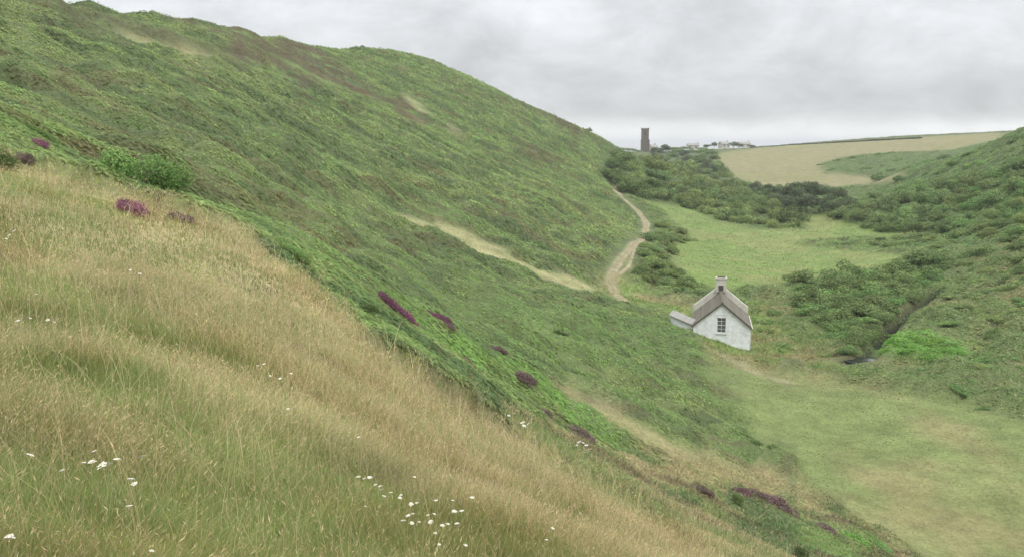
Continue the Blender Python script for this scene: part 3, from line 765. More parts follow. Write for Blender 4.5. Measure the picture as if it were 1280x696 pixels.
# woodland on the right hillside
for u, v in fill([(1035,268),(1050,258),(1090,250),(1140,240),(1180,232),(1230,225),(1290,205),(1330,215),(1330,300),(1250,300),(1180,292),(1150,292),(1110,288),(1070,280)], 120, 17, 2):
    k = ('scrub', 'green', 'olive')[int(rng.choice(3, p=[.4, .42, .18]))]
    pplant(k, u, v, rng.uniform(24, 46), hs=rng.uniform(.65, 1.0), label='dark green bush in the dense thicket on the far valley side', cat='bush', group='thicket bushes on the far valley side')
for u, v in fill([(1040,272),(1075,282),(1110,290),(1150,294),(1190,292),(1190,286),(1150,288),(1110,283),(1070,275)], 20, 13, 12):
    pplant('scrub', u, v, rng.uniform(24, 34), hs=rng.uniform(.8, 1.1), label='dark rounded bush along the pasture edge below the thicket', cat='bush', group='bushes along the pasture edge')
for u, v in fill([(1105,215),(1190,196),(1290,170),(1310,200),(1230,222),(1180,230),(1110,245),(1085,240)], 34, 20, 13):
    pplant('green' if rng.random() < .7 else 'scrub', u, v, rng.uniform(14, 30), hs=rng.uniform(.45, .75), label='low bright green bush among bracken high on the far valley side', cat='bush', group='low bushes in the upper bracken')
for u, v in [(1024,207),(1036,204),(1050,201),(1064,199),(1080,196),(1096,194),(1112,193),(1060,214),(1085,212),(1105,208),(1040,213),(1120,202),(1075,205),(1130,214)]:
    pplant('olive' if rng.random() < .6 else 'green', u, v, rng.uniform(12, 24), hs=rng.uniform(.3, .5), label='low bush on the green tongue reaching into the stubble field', cat='bush', group='low bushes on the tongue in the stubble field')
# dark trees standing at the head of the pasture
for i, (u, v, wpx) in enumerate([(945,240,20),(958,243,22),(972,246,26),(985,250,30),(1000,252,34),(1016,250,34),(1032,250,30),(1046,254,26),(990,262,30),(1008,264,32),(1025,264,30),(1042,266,26),(1060,262,24),(968,256,22)]):
    pplant('dark', u, v + 3, wpx * 1.1, hs=rng.uniform(.85, 1.1), label='dark rounded tree in the clump at the head of the pasture', cat='tree', group='dark trees at the head of the pasture')
# trees below the church
for u, v in fill([(812,192),(850,189),(888,188),(892,200),(905,216),(880,218),(845,214),(820,203)], 40, 10, 3):
    pplant('dark' if rng.random() < .6 else 'scrub', u, v, rng.uniform(13, 22), hs=rng.uniform(.6, .85), label='distant blue green tree in the wood below the church tower', cat='tree', group='trees below the church tower')
# scrub along the stream
for u, v in fill([(1005,355),(1040,352),(1090,345),(1140,335),(1185,328),(1190,338),(1158,354),(1126,370),(1094,390),(1074,412),(1062,430),(1045,424),(1028,405),(1008,380)], 80, 14, 4):
    k = 'scrub' if rng.random() < .55 else 'green'
    pplant(k, u, v, rng.uniform(36, 64), hs=rng.uniform(.6, .85), label='dense green bush crowding the bank of the stream', cat='willow bush', kindname='bank_bush', group='bushes on the stream bank')
sd_ = unit(np.gradient(STREAM, axis=0)); off = 0
for k_ in np.arange(.9, len(STREAM) - 1.01, .34):
    i_ = int(k_); p_ = STREAM[i_] + (STREAM[i_ + 1] - STREAM[i_]) * (k_ - i_); d_ = sd_[i_]; nr = np.array([-d_[1], d_[0]])
    nr = nr if nr[0] < 0 else -nr; q_ = p_ + nr * rng.uniform(1.3, 2.1)
    plant('scrub' if rng.random() < .6 else 'green', float(q_[0]), float(q_[1]), rng.uniform(1.1, 1.8), hs=rng.uniform(.6, .95), label='dense green bush crowding the bank of the stream', cat='willow bush', kindname='bank_bush', group='bushes on the stream bank')
for u, v in fill([(1200,322),(1290,300),(1300,360),(1230,372),(1180,372),(1200,345)], 26, 22, 14):
    pplant('olive' if rng.random() < .6 else 'scrub', u, v, rng.uniform(26, 50), hs=rng.uniform(.35, .6), label='low sprawling bush in the rough ground beyond the stream', cat='bush', group='low bushes beyond the stream')
for u, v in fill([(1150,395),(1290,370),(1300,460),(1215,470),(1215,430),(1150,415)], 20, 24, 15):
    pplant('green' if rng.random() < .5 else 'olive', u, v, rng.uniform(26, 54), hs=rng.uniform(.25, .42), label='low green bramble mound in rough grass beside the bright reed bed', cat='bramble', kindname='bramble', group='bramble mounds near the reed bed')
for u, v, w_ in [(1236,512,46),(1200,500,40),(1265,500,36),(1222,488,34)]:
    pplant('green', u, v, w_, hs=.35, label='dark green bramble mound at the edge of the valley turf', cat='bramble', kindname='bramble', group='bramble mounds at the turf edge')
# hedge patches in the pasture
for u, v, w_ in [(1062,308,22),(1078,309,26),(1096,310,28),(1116,311,26),(1136,308,26),(1152,306,28),(1100,303,22),(1125,301,24),(1148,299,26),(1170,302,30),(1185,308,30),(1170,314,26)]:
    pplant('scrub' if rng.random() < .5 else 'olive', u, v, w_, hs=rng.uniform(.45, .65), label='low bush in the thin hedge crossing the pasture', cat='bush', group='bushes of the hedge crossing the pasture')
for u, v, w_ in [(1040,342,14),(1050,343,16),(1074,342,12)]:
    pplant('olive', u, v, w_, hs=.5, label='small lone bush at the lower edge of the pasture', cat='bush', group='small bushes at the lower pasture edge')
# thorn scrub beside the path
for u, v in fill([(818,282),(845,286),(862,298),(840,305),(832,325),(845,345),(868,362),(872,372),(840,362),(812,350),(795,340),(798,325),(806,305)], 34, 13, 5):
    pplant('scrub' if rng.random() < .45 else 'olive', u, v, rng.uniform(24, 40), hs=rng.uniform(.45, .7), label='low thorn bush between the winding path and the pasture', cat='thorn bush', kindname='thorn_bush', group='thorn bushes beside the path')
for u, v in fill([(940,385),(985,372),(1010,392),(1040,425),(1050,448),(1000,462),(955,455),(945,420)], 16, 24, 6):
    pplant('green' if rng.random() < .6 else 'olive', u, v, rng.uniform(24, 44), hs=rng.uniform(.22, .38), label='low green shrub in the rough grass behind the white cottage', cat='shrub', kindname='shrub', group='low shrubs behind the cottage')
# bright reed bed by the water
for u, v, w_ in [(1112,436,32),(1130,440,40),(1150,443,44),(1172,446,42),(1192,447,32),(1122,431,28),(1142,433,36),(1164,437,36),(1184,441,30),(1108,443,22),(1138,448,36),(1162,450,32)]:
    pplant('cress', u, v, w_, hs=.42, label='vivid green reed clump beside the dark stream gully', cat='reeds', group='vivid green reeds by the stream')
for k, u, v, w_, hs, lb, ct in ONE: pplant(k, u, v, w_, hs=hs, label=lb, cat=ct)
for k, u, v, w_, hs, lb in HEA: pplant(k, u, v, w_ * 1.35, hs=hs * 1.7, label=lb, cat='heather', wide=1.2, rz=rng.uniform(-.5, .5))
print('bushes', time.time() - T0)

# ------------------------------------------------------------------ white flowers in the grass
M_petal, nt, b = mat_new('white_petals'); b.inputs['Base Color'].default_value = (.62, .59, .49, 1)
M_stem, nt, b = mat_new('green_stem'); b.inputs['Base Color'].default_value = (.22, .25, .11, 1)
def umbel_mesh(seed):
    g = np.random.default_rng(seed); v = []; f = []
    for k in range(16):
        rad = .5 * math.sqrt((k + .3) / 16); a = k * 2.4; rr_ = g.uniform(.10, .17); cx_, cy_ = rad * math.cos(a), rad * math.sin(a); cz_ = .10 - rad * rad * .35 + g.normal(0, .025)
        o = len(v); v.append((cx_, cy_, cz_ + .05))
        for j in range(6): v.append((cx_ + rr_ * math.cos(j * 1.047) * g.uniform(.7, 1.2), cy_ + rr_ * math.sin(j * 1.047) * g.uniform(.7, 1.2), cz_ - .02))
        for j in range(6): f.append((o, o + 1 + j, o + 1 + (j + 1) % 6))
        o = len(v); e = .012
        v += [(-e, 0, -.42), (e, 0, -.42), (cx_ + e, cy_, cz_ - .02), (cx_ - e, cy_, cz_ - .02)]; f.append((o, o + 1, o + 2, o + 3))
    me = bpy.data.meshes.new('flower_head'); me.from_pydata(v, [], f); return me
def stem_mesh():
    v = []; f = []
    for i in range(4):
        t = i / 3
        for k in range(4): v.append((.06 * math.cos(k * 1.571) + .12 * t * t - .12, .06 * math.sin(k * 1.571), -5 + 4.6 * t))
    for i in range(3):
        for k in range(4): f.append((4 * i + k, 4 * i + (k + 1) % 4, 4 * i + 4 + (k + 1) % 4, 4 * i + 4 + k))
    for s_ in (1, -1):                                   # a pair of narrow leaves
        o = len(v); v += [(-.1, 0, -3.2), (s_ * .5, .12, -2.7), (s_ * 1.1, 0, -2.8), (s_ * .5, -.12, -2.7)]; f.append((o, o + 1, o + 2, o + 3))
    me = bpy.data.meshes.new('stem'); me.from_pydata(v, [], f); return me
UMB = [umbel_mesh(200 + i) for i in range(4)]; STM = stem_mesh()
def flower(u, v, px, label, group, tilt=.25):
    dx, dz = ray(u, v)
    for Y in np.arange(2.5, 40, .08):                    # nearest place where the head stands a stalk's length above the ground
        zg = float(base_h(np.array([dx * Y]), np.array([Y]))[0])
        if dz * Y - zg < .42: break
    x_, y_, z_ = float(dx * Y), float(Y), zg + .42
    s_ = px * .7 / FOC * Y
    e = bpy.data.objects.new('white_flower', None); C.objects.link(e); e.empty_display_size = .05
    e.location = (x_, y_, z_); e.rotation_euler = (rng.normal(0, tilt), rng.normal(0, tilt), rng.uniform(0, 6.28))
    h_ = link('flower_head', UMB[int(rng.integers(4))], M_petal, e); h_.scale = (s_, s_, s_ * .8)
    k_ = link('stem', STM, M_stem, e); k_.scale = (s_ * .7, s_ * .7, .42 / 5)
    tag(e, label, 'flower', group)
BIG = [(38,569,13),(115,577,14),(128,585,20),(146,574,12),(177,571,13),(164,600,14),(168,606,11),(78,592,9),(162,632,12),(12,675,16),(16,679,12),(190,692,9),(118,568,9),(136,580,14),(105,582,9)]
for u, v, s_ in BIG: flower(u, v, s_, 'large white umbel flower on a tall stalk in the nearest dry grass', 'large white umbels in the nearest grass')
SMALL = [(448,597,8),(462,599,9),(455,598,6),(469,608,6),(475,609,6),(477,613,7),(489,616,6),(480,622,8),(501,620,6),(500,622,7),(514,632,8),(521,629,6),(545,626,6),(566,627,6),(590,623,8),(510,645,8),(516,643,6),(504,653,8),(515,655,8),(538,652,9),(543,643,6),(568,641,10),(577,639,8),(553,657,8),(560,656,7),(571,657,8),(544,666,6),(549,683,6),(582,682,7),(457,634,5),(696,652,8),(691,662,7),(683,677,6),(518,596,6),(524,654,6),(535,644,6)]
for u, v, s_ in SMALL: flower(u, v, s_ * 1.1, 'small white flower in the loose drift across the dry grass', 'white flower drift in the dry grass')
FAR = [(18,289,8),(12,294,6),(8,299,5),(22,401,7),(38,398,6),(60,400,7),(68,404,6),(36,374,6),(46,369,5),(175,342,7),(190,349,6),(247,334,5),(163,338,5),(245,392,4),(322,457,6),(330,456,6),(338,470,6),(350,474,6),(364,468,6),(360,512,6),(428,548,6),(448,546,6),(437,540,5),(418,548,6),(352,432,4),(385,452,4)]
for u, v, s_ in FAR: flower(u, v, s_, 'tiny white flower scattered in the upper dry grass', 'white flowers in the upper grass')
CREAM = [(653,528,9),(660,530,7),(636,519,6),(655,532,8),(642,516,5),(724,552,8),(733,556,8),(738,561,7),(729,553,6),(721,556,5)]
for u, v, s_ in CREAM: flower(u, v, s_, 'cream umbel flower among brown heather below the grass shoulder', 'cream umbels among the heather')
print('flowers', time.time() - T0)

# ------------------------------------------------------------------ path, stream
def strip(name, line, width, mat, lift=.06, kind_='structure', nw=4):
    p = np.array(line); seg = np.linalg.norm(np.diff(p, axis=0), axis=1); t = np.concatenate([[0], np.cumsum(seg)])
    n = max(int(t[-1] / .6), 8); ts = np.linspace(0, t[-1], n)
    def cub(k):                                          # smooth through the points
        m_ = np.gradient(p[:, k], t); i = np.clip(np.searchsorted(t, ts) - 1, 0, len(t) - 2); h = t[i + 1] - t[i]; s = (ts - t[i]) / h
        return (2 * s ** 3 - 3 * s ** 2 + 1) * p[i, k] + (s ** 3 - 2 * s ** 2 + s) * h * m_[i] + (-2 * s ** 3 + 3 * s ** 2) * p[i + 1, k] + (s ** 3 - s ** 2) * h * m_[i + 1]
    x, y = cub(0), cub(1); dx, dy = np.gradient(x), np.gradient(y); l = np.hypot(dx, dy); nx, ny = -dy / l, dx / l
    wv = width * (.75 + .5 * vnoise(ts / 3, ts * 0 + 3.3, 5))
    X = np.stack([x + nx * wv * k for k in np.linspace(-.5, .5, nw + 1)], 1); Y = np.stack([y + ny * wv * k for k in np.linspace(-.5, .5, nw + 1)], 1)
    return x, y, X, Y
def path_obj(name, line, width):
    nw_ = 6; x, y, X, Y = strip(name, line, width, None, nw=nw_)
    z = ground_z(X, Y); z = .5 * z + .5 * z.mean(1, keepdims=True) + .07
    z[:, 0] -= .12; z[:, -1] -= .12
    n, k = X.shape; i = np.arange(n * k).reshape(n, k)
    q = np.stack([i[:-1, :-1], i[1:, :-1], i[1:, 1:], i[:-1, 1:]], -1).reshape(-1, 4)[:, ::-1]
    c = PAL['path'] * (.8 + .4 * fbm(X * 1.5, Y * 1.5, 3, 191)[..., None])
    gr = smooth(.52, .64, fbm(X / 1.2, Y / 1.2, 3, 195))[..., None] * .6
    if width > 1: gr[:, nw_ // 2] = .55 + .35 * smooth(.35, .6, fbm(X[:, nw_ // 2] / 2.5, Y[:, nw_ // 2] / 2.5, 2, 197))[:, None]     # grass between the ruts
    c = c + (PAL['turf_t'] * .9 - c) * gr
    me = mesh_np(name, np.stack([X, Y, z], -1), q, None, c)
    o = link(name, me, M_ground); o['kind'] = 'structure'
path_obj('path', PATH, 1.2)
path_obj('path', PATH2, .55)
m_w, nt, b = mat_new('stream_water'); b.inputs['Base Color'].default_value = (.03, .035, .03, 1); b.inputs['Roughness'].default_value = .12; b.inputs['Specular IOR Level'].default_value = .5
nz_ = nt.nodes.new('ShaderNodeTexNoise'); nz_.inputs['Scale'].default_value = 3; bp = nt.nodes.new('ShaderNodeBump'); bp.inputs['Strength'].default_value = .25
nt.links.new(nz_.outputs['Fac'], bp.inputs['Height']); nt.links.new(bp.outputs['Normal'], b.inputs['Normal'])
x, y, X, Y = strip('stream', STREAM[:4], 2.3, m_w)
z = np.repeat((base_h(x, y) - .22 - 1.05 * smooth(1, 9, np.hypot(x - STREAM[0][0], y - STREAM[0][1])))[:, None], X.shape[1], 1)
n, k = X.shape; i = np.arange(n * k).reshape(n, k)
me = mesh_np('stream', np.stack([X, Y, z], -1), np.stack([i[:-1, :-1], i[1:, :-1], i[1:, 1:], i[:-1, 1:]], -1).reshape(-1, 4)[:, ::-1], None)
o = link('stream', me, m_w); o['kind'] = 'structure'

# ------------------------------------------------------------------ buildings
def pmesh(name, verts, faces, mat, parent, smooth_=False):
    me = bpy.data.meshes.new(name); me.from_pydata([tuple(map(float, q)) for q in verts], [], faces); me.update()
    return link(name, me, mat, parent)
def box(x0, x1, y0, y1, z0, z1):
    return [(x0,y0,z0),(x1,y0,z0),(x1,y1,z0),(x0,y1,z0),(x0,y0,z1),(x1,y0,z1),(x1,y1,z1),(x0,y1,z1)], [(0,3,2,1),(4,5,6,7),(0,1,5,4),(1,2,6,5),(2,3,7,6),(3,0,4,7)]
def boxes(*bs):
    v = []; f = []
    for b_ in bs:
        a, q = box(*b_); f += [tuple(i + len(v) for i in k) for k in q]; v += a
    return v, f
def prism(outline, y0, y1):
    """an outline in x-z pushed along y"""
    n = len(outline); v = [(a, y0, b_) for a, b_ in outline] + [(a, y1, b_) for a, b_ in outline]
    f = [tuple(range(n)), tuple(range(2 * n - 1, n - 1, -1))] + [(k, k + n, (k + 1) % n + n, (k + 1) % n) for k in range(n)]
    return v, f
def wash(name, base, dark, scale=1.6, bump=.35):
    m, nt, b = mat_new(name); N = nt.nodes; L = nt.links
    tc = N.new('ShaderNodeTexCoord'); a = N.new('ShaderNodeTexNoise'); a.inputs['Scale'].default_value = scale; a.inputs['Detail'].default_value = 8; a.inputs['Roughness'].default_value = .65
    L.new(tc.outputs['Object'], a.inputs['Vector']); r_ = N.new('ShaderNodeValToRGB')
    r_.color_ramp.elements[0].position = .3; r_.color_ramp.elements[0].color = (*dark, 1); r_.color_ramp.elements[1].position = .55; r_.color_ramp.elements[1].color = (*base, 1)
    L.new(a.outputs['Fac'], r_.inputs[0]); L.new(r_.outputs[0], b.inputs['Base Color'])
    v_ = N.new('ShaderNodeTexVoronoi'); v_.inputs['Scale'].default_value = 2.6; L.new(tc.outputs['Object'], v_.inputs['Vector'])
    bp = N.new('ShaderNodeBump'); bp.inputs['Strength'].default_value = bump; bp.inputs['Distance'].default_value = .08; L.new(v_.outputs['Distance'], bp.inputs['Height']); L.new(bp.outputs['Normal'], b.inputs['Normal'])
    return m
M_white = wash('whitewash', (.68, .69, .70), (.53, .53, .52))
M_cream = wash('cream_render', (.52, .50, .44), (.38, .36, .31))
M_stone = wash('tower_stone', (.155, .135, .115), (.10, .088, .078), .8)
def slate(name, c1, c2):
    m, nt, b = mat_new(name); N = nt.nodes; L = nt.links
    tc = N.new('ShaderNodeTexCoord'); br = N.new('ShaderNodeTexBrick'); L.new(tc.outputs['Object'], br.inputs['Vector'])
    mp = N.new('ShaderNodeMapping'); mp.inputs['Rotation'].default_value = (R(90), 0, R(90)); L.new(tc.outputs['Object'], mp.inputs[0]); L.new(mp.outputs[0], br.inputs['Vector'])
    br.inputs['Color1'].default_value = (*c1, 1); br.inputs['Color2'].default_value = (*c2, 1); br.inputs['Mortar'].default_value = (c1[0] * .5, c1[1] * .5, c1[2] * .5, 1)
    br.inputs['Scale'].default_value = 3; br.inputs['Mortar Size'].default_value = .02; br.inputs['Bias'].default_value = -.1
    nz = N.new('ShaderNodeTexNoise'); nz.inputs['Scale'].default_value = 1.3; nz.inputs['Detail'].default_value = 6; L.new(tc.outputs['Object'], nz.inputs['Vector'])
    mxx = N.new('ShaderNodeMix'); mxx.data_type = 'RGBA'; mxx.blend_type = 'MULTIPLY'; mxx.inputs['Factor'].default_value = .6
    r_ = N.new('ShaderNodeValToRGB'); r_.color_ramp.elements[0].color = (.6, .55, .5, 1); r_.color_ramp.elements[1].color = (1.25, 1.2, 1.1, 1); L.new(nz.outputs['Fac'], r_.inputs[0])
    L.new(br.outputs['Color'], mxx.inputs['A']); L.new(r_.outputs[0], mxx.inputs['B']); L.new(mxx.outputs['Result'], b.inputs['Base Color'])
    return m
M_slate = slate('brown_slate', (.190, .178, .148), (.140, .130, .108))
M_slateg = slate('grey_slate', (.34, .34, .33), (.27, .27, .265))
M_dark, nt, b = mat_new('dark_timber'); b.inputs['Base Color'].default_value = (.08, .072, .062, 1)
M_frame, nt, b = mat_new('white_paint'); b.inputs['Base Color'].default_value = (.55, .55, .54, 1)
M_glass, nt, b = mat_new('window_glass'); b.inputs['Base Color'].default_value = (.11, .11, .11, 1); b.inputs['Roughness'].default_value = .1; b.inputs['Specular IOR Level'].default_value = .5
M_pot, nt, b = mat_new('chimney_clay'); b.inputs['Base Color'].default_value = (.22, .17, .13, 1)

def gable_house(name, u, Y, px_w, v_eave, v_apex, v_foot, length, heading):
    return
YC = 88.0
cx0, _, z_e = [float(q) for q in P(902, 407.5, YC)]
z_a = float(P(902, 379.5, YC)[2]); z_f = float(P(935, 441, YC - .5)[2]) - .9
hw = 70.0 / 2 / FOC * YC / cp * 1.0
ctg = bpy.data.objects.new('cottage', None); C.objects.link(ctg); ctg.empty_display_size = 1
ctg.location = (cx0, YC, z_f); ctg.rotation_euler = (0, 0, -math.atan2(cx0, YC) + R(1.5))
tag(ctg, 'small whitewashed stone cottage with brown slate roof and end chimney on the valley floor', 'cottage')
ze, za, LEN = z_e - z_f, z_a - z_f, 7.2
def zv(v): return float(P(902, v, YC)[2]) - z_f
wx0, wx1 = (896.3 - 902) / FOC * YC, (907.2 - 902) / FOC * YC; wz0, wz1 = zv(415.8), zv(397)
# walls: front gable with its window opening, two sides, back gable
v = [(-hw,0,0),(hw,0,0),(hw,0,ze),(0,0,za),(-hw,0,ze),(wx0,0,wz0),(wx1,0,wz0),(wx1,0,wz1),(wx0,0,wz1),(wx0,0,0),(wx1,0,0),
     (wx0,.22,wz0),(wx1,.22,wz0),(wx1,.22,wz1),(wx0,.22,wz1),(hw,LEN,0),(-hw,LEN,0),(hw,LEN,ze),(0,LEN,za),(-hw,LEN,ze)]
f = [(0,9,5,8,4),(9,10,6,5),(10,1,2,7,6),(4,8,7,2,3),(5,6,12,11),(6,7,13,12),(7,8,14,13),(8,5,11,14),(1,15,17,2),(16,0,4,19),(15,16,19,18,17)]
pmesh('wall', v, f, M_white, ctg)
# roof: two slopes with thickness
ov = .16; th_r = .10; sl = (za - ze) / hw
def slope(sg):
    e = hw + ov; y0, y1 = -.14, LEN - .30
    a = [(0, za + .02), (sg * e, za - sl * e + .02), (sg * e, za - sl * e + .02 + th_r), (0, za + .02 + th_r * 1.2)]
    return prism(a, y0, y1)
v, f = slope(-1); pmesh('roof', v, f, M_slate, ctg)
v, f = slope(1); pmesh('roof', v, f, M_slate, ctg)
e = hw + ov
for sg in (-1, 1):
    v, f = prism([(0, za - .05), (sg * e, za - sl * e - .05), (sg * e, za - sl * e + .06), (0, za + .06)], -.20, -.143); pmesh('bargeboard', v, f, M_dark, ctg)
v, f = prism([(-.16, za + .08), (.16, za + .08), (0, za + .26)], -.15, LEN - .31); pmesh('ridge_tiles', v, f, M_slate, ctg)
# raised cream parapet over the back gable, chimney stack on it
up = .80; hp = hw + .10
v, f = prism([(-hp, 0), (hp, 0), (hp, za - sl * hp + up), (0, za + up), (-hp, za - sl * hp + up)], LEN - .29, LEN + .35); pmesh('gable_parapet', v, f, M_cream, ctg)
cw = .52
v, f = boxes((-cw, cw, LEN - .50, LEN + .36, za + .1, za + 1.42), (-cw - .07, cw + .07, LEN - .57, LEN + .43, za + 1.42, za + 1.56)); ch = pmesh('chimney', v, f, M_cream, ctg)
v, f = boxes((-cw + .12, cw - .12, LEN - .38, LEN + .24, za + 1.562, za + 1.64)); pmesh('chimney_cap', v, f, M_dark, ch)
v, f = boxes((-.26, .22, LEN - .56, LEN - .503, za + .25, za + .78)); pmesh('dark_patch', v, f, M_dark, ch)  # dark slab on the lower front of the stack
# sash window
win = None
fr = .055
bars = [(wx0, wx0 + fr, .10, .16, wz0, wz1), (wx1 - fr, wx1, .10, .16, wz0, wz1), (wx0 + fr, wx1 - fr, .10, .16, wz0, wz0 + fr), (wx0 + fr, wx1 - fr, .10, .16, wz1 - fr, wz1)]
mxw = (wx0 + wx1) / 2
bars += [(mxw - .02, mxw + .02, .11, .15, wz0 + fr, wz1 - fr)]
for k in (1, 2, 3):
    zz = wz0 + (wz1 - wz0) * k / 4; t = .035 if k == 2 else .018
    bars += [(wx0 + fr, mxw - .021, .112, .148, zz - t, zz + t), (mxw + .021, wx1 - fr, .112, .148, zz - t, zz + t)]
v, f = boxes(*bars); win = pmesh('window', v, f, M_frame, ctg)
v, f = boxes((wx0 + .01, wx1 - .01, .165, .185, wz0 + .01, wz1 - .01)); pmesh('pane', v, f, M_glass, win)
v, f = boxes((wx0 - .10, wx1 + .10, -.09, .09, wz0 - .12, wz0 - .004)); pmesh('sill', v, f, M_frame, win)
# faint lintel line above the window
v, f = boxes((wx0 - .25, wx1 + .25, -.03, .05, wz1 + .28, wz1 + .36)); pmesh('drip_course', v, f, M_white, ctg)
# gutter and downpipe on the right corner
v, f = boxes((hw + .16, hw + .25, -.1, LEN - .35, za - sl * e - .03, za - sl * e + .05)); pmesh('gutter', v, f, M_frame, ctg)
v, f = boxes((hw + .02, hw + .09, .06, .13, .3, za - sl * e - .03)); pmesh('downpipe', v, f, M_frame, ctg)
# lean-to shed on the uphill side
shd = bpy.data.objects.new('shed', None); C.objects.link(shd); shd.empty_display_size = .5
q = P(849, 415, 90.0); sx_, sy_, sz_ = float(q[0]), float(q[1]), float(q[2]) + .05
shd.location = (sx_, sy_, sz_); shd.rotation_euler = (R(0), R(17), -R(32))
tag(shd, 'low whitewashed shed with grey slate roof sunk in bracken beside the cottage', 'shed')
v, f = prism([(-1.35, -.3), (1.35, -.3), (1.35, 1.15), (-1.35, 1.15)], 0, 1.5); pmesh('wall', v, f, M_white, shd)
v, f = [(-1.5,-.18,1.17),(1.5,-.18,1.17),(1.5,.75,1.52),(-1.5,.75,1.52),(-1.5,1.7,1.2),(1.5,1.7,1.2),(-1.5,-.18,1.27),(1.5,-.18,1.27),(1.5,.75,1.62),(-1.5,.75,1.62),(-1.5,1.7,1.3),(1.5,1.7,1.3)], [(6,7,8,9),(9,8,11,10),(0,6,9,3),(3,9,10,4),(7,1,2,8),(8,2,5,11),(0,1,7,6),(5,4,10,11),(1,0,3,2),(2,3,4,5)]
pmesh('roof', v, f, M_slateg, shd)

# church tower
YT = 580.0
tx, _, zt1 = [float(k) for k in P(806.5, 160.5, YT)]; zt0 = float(P(806.5, 192, YT)[2])
tw = bpy.data.objects.new('church_tower', None); C.objects.link(tw); tw.location = (tx, YT, zt0 - 2); tw.rotation_euler = (0, 0, R(-4))
tag(tw, 'tall square grey stone church tower on the skyline at the head of the valley', 'church tower')
H = zt1 - zt0 + 2; a = 2.2
v, f = boxes((-a, a, -a, a, 0, H - .9)); pmesh('tower_wall', v, f, M_stone, tw)
for zz in (H * .38, H * .68, H - .95):
    v, f = boxes((-a - .14, a + .14, -a - .14, a + .14, zz, zz + .22)); pmesh('string_course', v, f, M_stone, tw)
v, f = boxes((-a - .1, a + .1, -a - .1, a + .1, H - .73, H - .35), *[(xx - .3, xx + .3, yy - .3, yy + .3, H - .35, H + .1) for xx in (-a + .2, -.7, .7, a - .2) for yy in (-a + .2, a - .2)], *[(xx - .3, xx + .3, yy - .3, yy + .3, H - .35, H + .1) for xx in (-a + .2, a - .2) for yy in (-.7, .7)])
pmesh('battlement', v, f, M_stone, tw)
v, f = boxes((-.55, .55, -a - .03, -a + .02, H * .74, H * .88)); pmesh('belfry_louvre', v, f, M_dark, tw)
v, f = boxes((-a - .5, -a + .5, -a - .5, -a + .5, 0, H * .6)); pmesh('buttress', v, f, M_stone, tw)
v, f = boxes((a - .5, a + .5, -a - .5, -a + .5, 0, H * .6)); pmesh('buttress', v, f, M_stone, tw)

def house(u, v_foot, Y, w_m, d_m, h_m, rh, yaw, wallm, roofm, label):
    x0, y0, z0 = [float(k) for k in P(u, v_foot, Y)]
    e = bpy.data.objects.new('house', None); C.objects.link(e); e.location = (x0, y0, z0 - .8); e.rotation_euler = (0, 0, yaw); tag(e, label, 'house')
    h = h_m + .8; a = w_m / 2; b_ = d_m / 2
    v = [(-a,-b_,0),(a,-b_,0),(a,b_,0),(-a,b_,0),(-a,-b_,h),(a,-b_,h),(a,b_,h),(-a,b_,h),(-a,0,h+rh),(a,0,h+rh)]
    pmesh('wall', v, [(0,1,5,4),(1,2,6,9,5),(2,3,7,6),(3,0,4,8,7)], wallm, e)
    o_ = .3; k = rh / b_
    v = [(-a-o_,-b_-o_,h-k*o_+.05),(a+o_,-b_-o_,h-k*o_+.05),(a+o_,0,h+rh+.05),(-a-o_,0,h+rh+.05),(-a-o_,b_+o_,h-k*o_+.05),(a+o_,b_+o_,h-k*o_+.05)]; v += [(p_[0], p_[1], p_[2] + .18) for p_ in v]
    rf = pmesh('roof', v, [(6,7,8,9),(9,8,11,10),(0,1,7,6),(4,10,11,5),(1,2,8,7),(2,5,11,8),(0,6,9,3),(3,9,10,4),(1,0,3,2),(2,3,4,5)], roofm, e)
    vv, ff = boxes((a - 1.0, a - .2, -.35, .35, h + rh - .5, h + rh + 1.0)); pmesh('chimney', vv, ff, wallm, rf)
    for xx in (-a * .5, a * .5):
        vv, ff = boxes((xx - .5, xx + .5, -b_ - .03, -b_ + .02, h - 1.7, h - .5)); pmesh('window', vv, ff, M_glass, e)
house(816, 188.5, 590, 4.0, 6, 2.2, 1.4, R(15), M_cream, M_slateg, 'tiny white house just right of the church tower')
house(866, 185, 600, 7.5, 5, 1.5, 1.2, R(-8), M_cream, M_slateg, 'long low white house on the skyline beyond the wood')
house(905, 184, 590, 5.5, 5, 1.8, 1.3, R(20), M_cream, M_slateg, 'pale house among trees at the corner of the stubble field')
house(930, 183.2, 600, 7, 5, 1.4, 1.2, R(5), M_cream, M_slateg, 'pale low house behind the hedge above the stubble field')
# skyline trees by the village, hedge along the top of the stubble field
for u, v, Y, w_, hs, lb in [(893,184,585,9,1.15,'small dark tree standing highest on the village skyline'),(884,185,580,14,.5,'low dark hedge tree left of the highest skyline tree'),(917,184,580,15,.7,'rounded tree between the two pale skyline houses'),(924,184,582,12,.6,'low tree beside the right pale skyline house'),(842,187,570,24,.32,'long pale green shrub on the skyline right of the tower'),(829,188,570,20,.35,'pale green shrub next to the tiny white house'),(855,186,575,20,.35,'low shrub left of the long white house'),(876,186,575,14,.4,'low shrub right of the long white house'),(940,184,575,10,.5,'low tree at the start of the field hedge'),(785,188,550,22,.32,'dark low shrub left of the tower foot'),(797,189,560,16,.36,'dark low shrub touching the tower foot'),(775,187,540,18,.35,'dark low shrub where the ridge meets the skyline')]:
    q = P(u, v, Y); e = plant('dark' if hs > .45 else 'scrub', float(q[0]), Y, w_ / 2 / FOC * Y, hs=hs, label=lb, cat='tree' if hs > .45 else 'shrub')
    e.location.z = float(q[2]) - .5
hp_ = hit(np.linspace(938, 1150, 40), np.linspace(184.5, 173.5, 40) - 0.0)
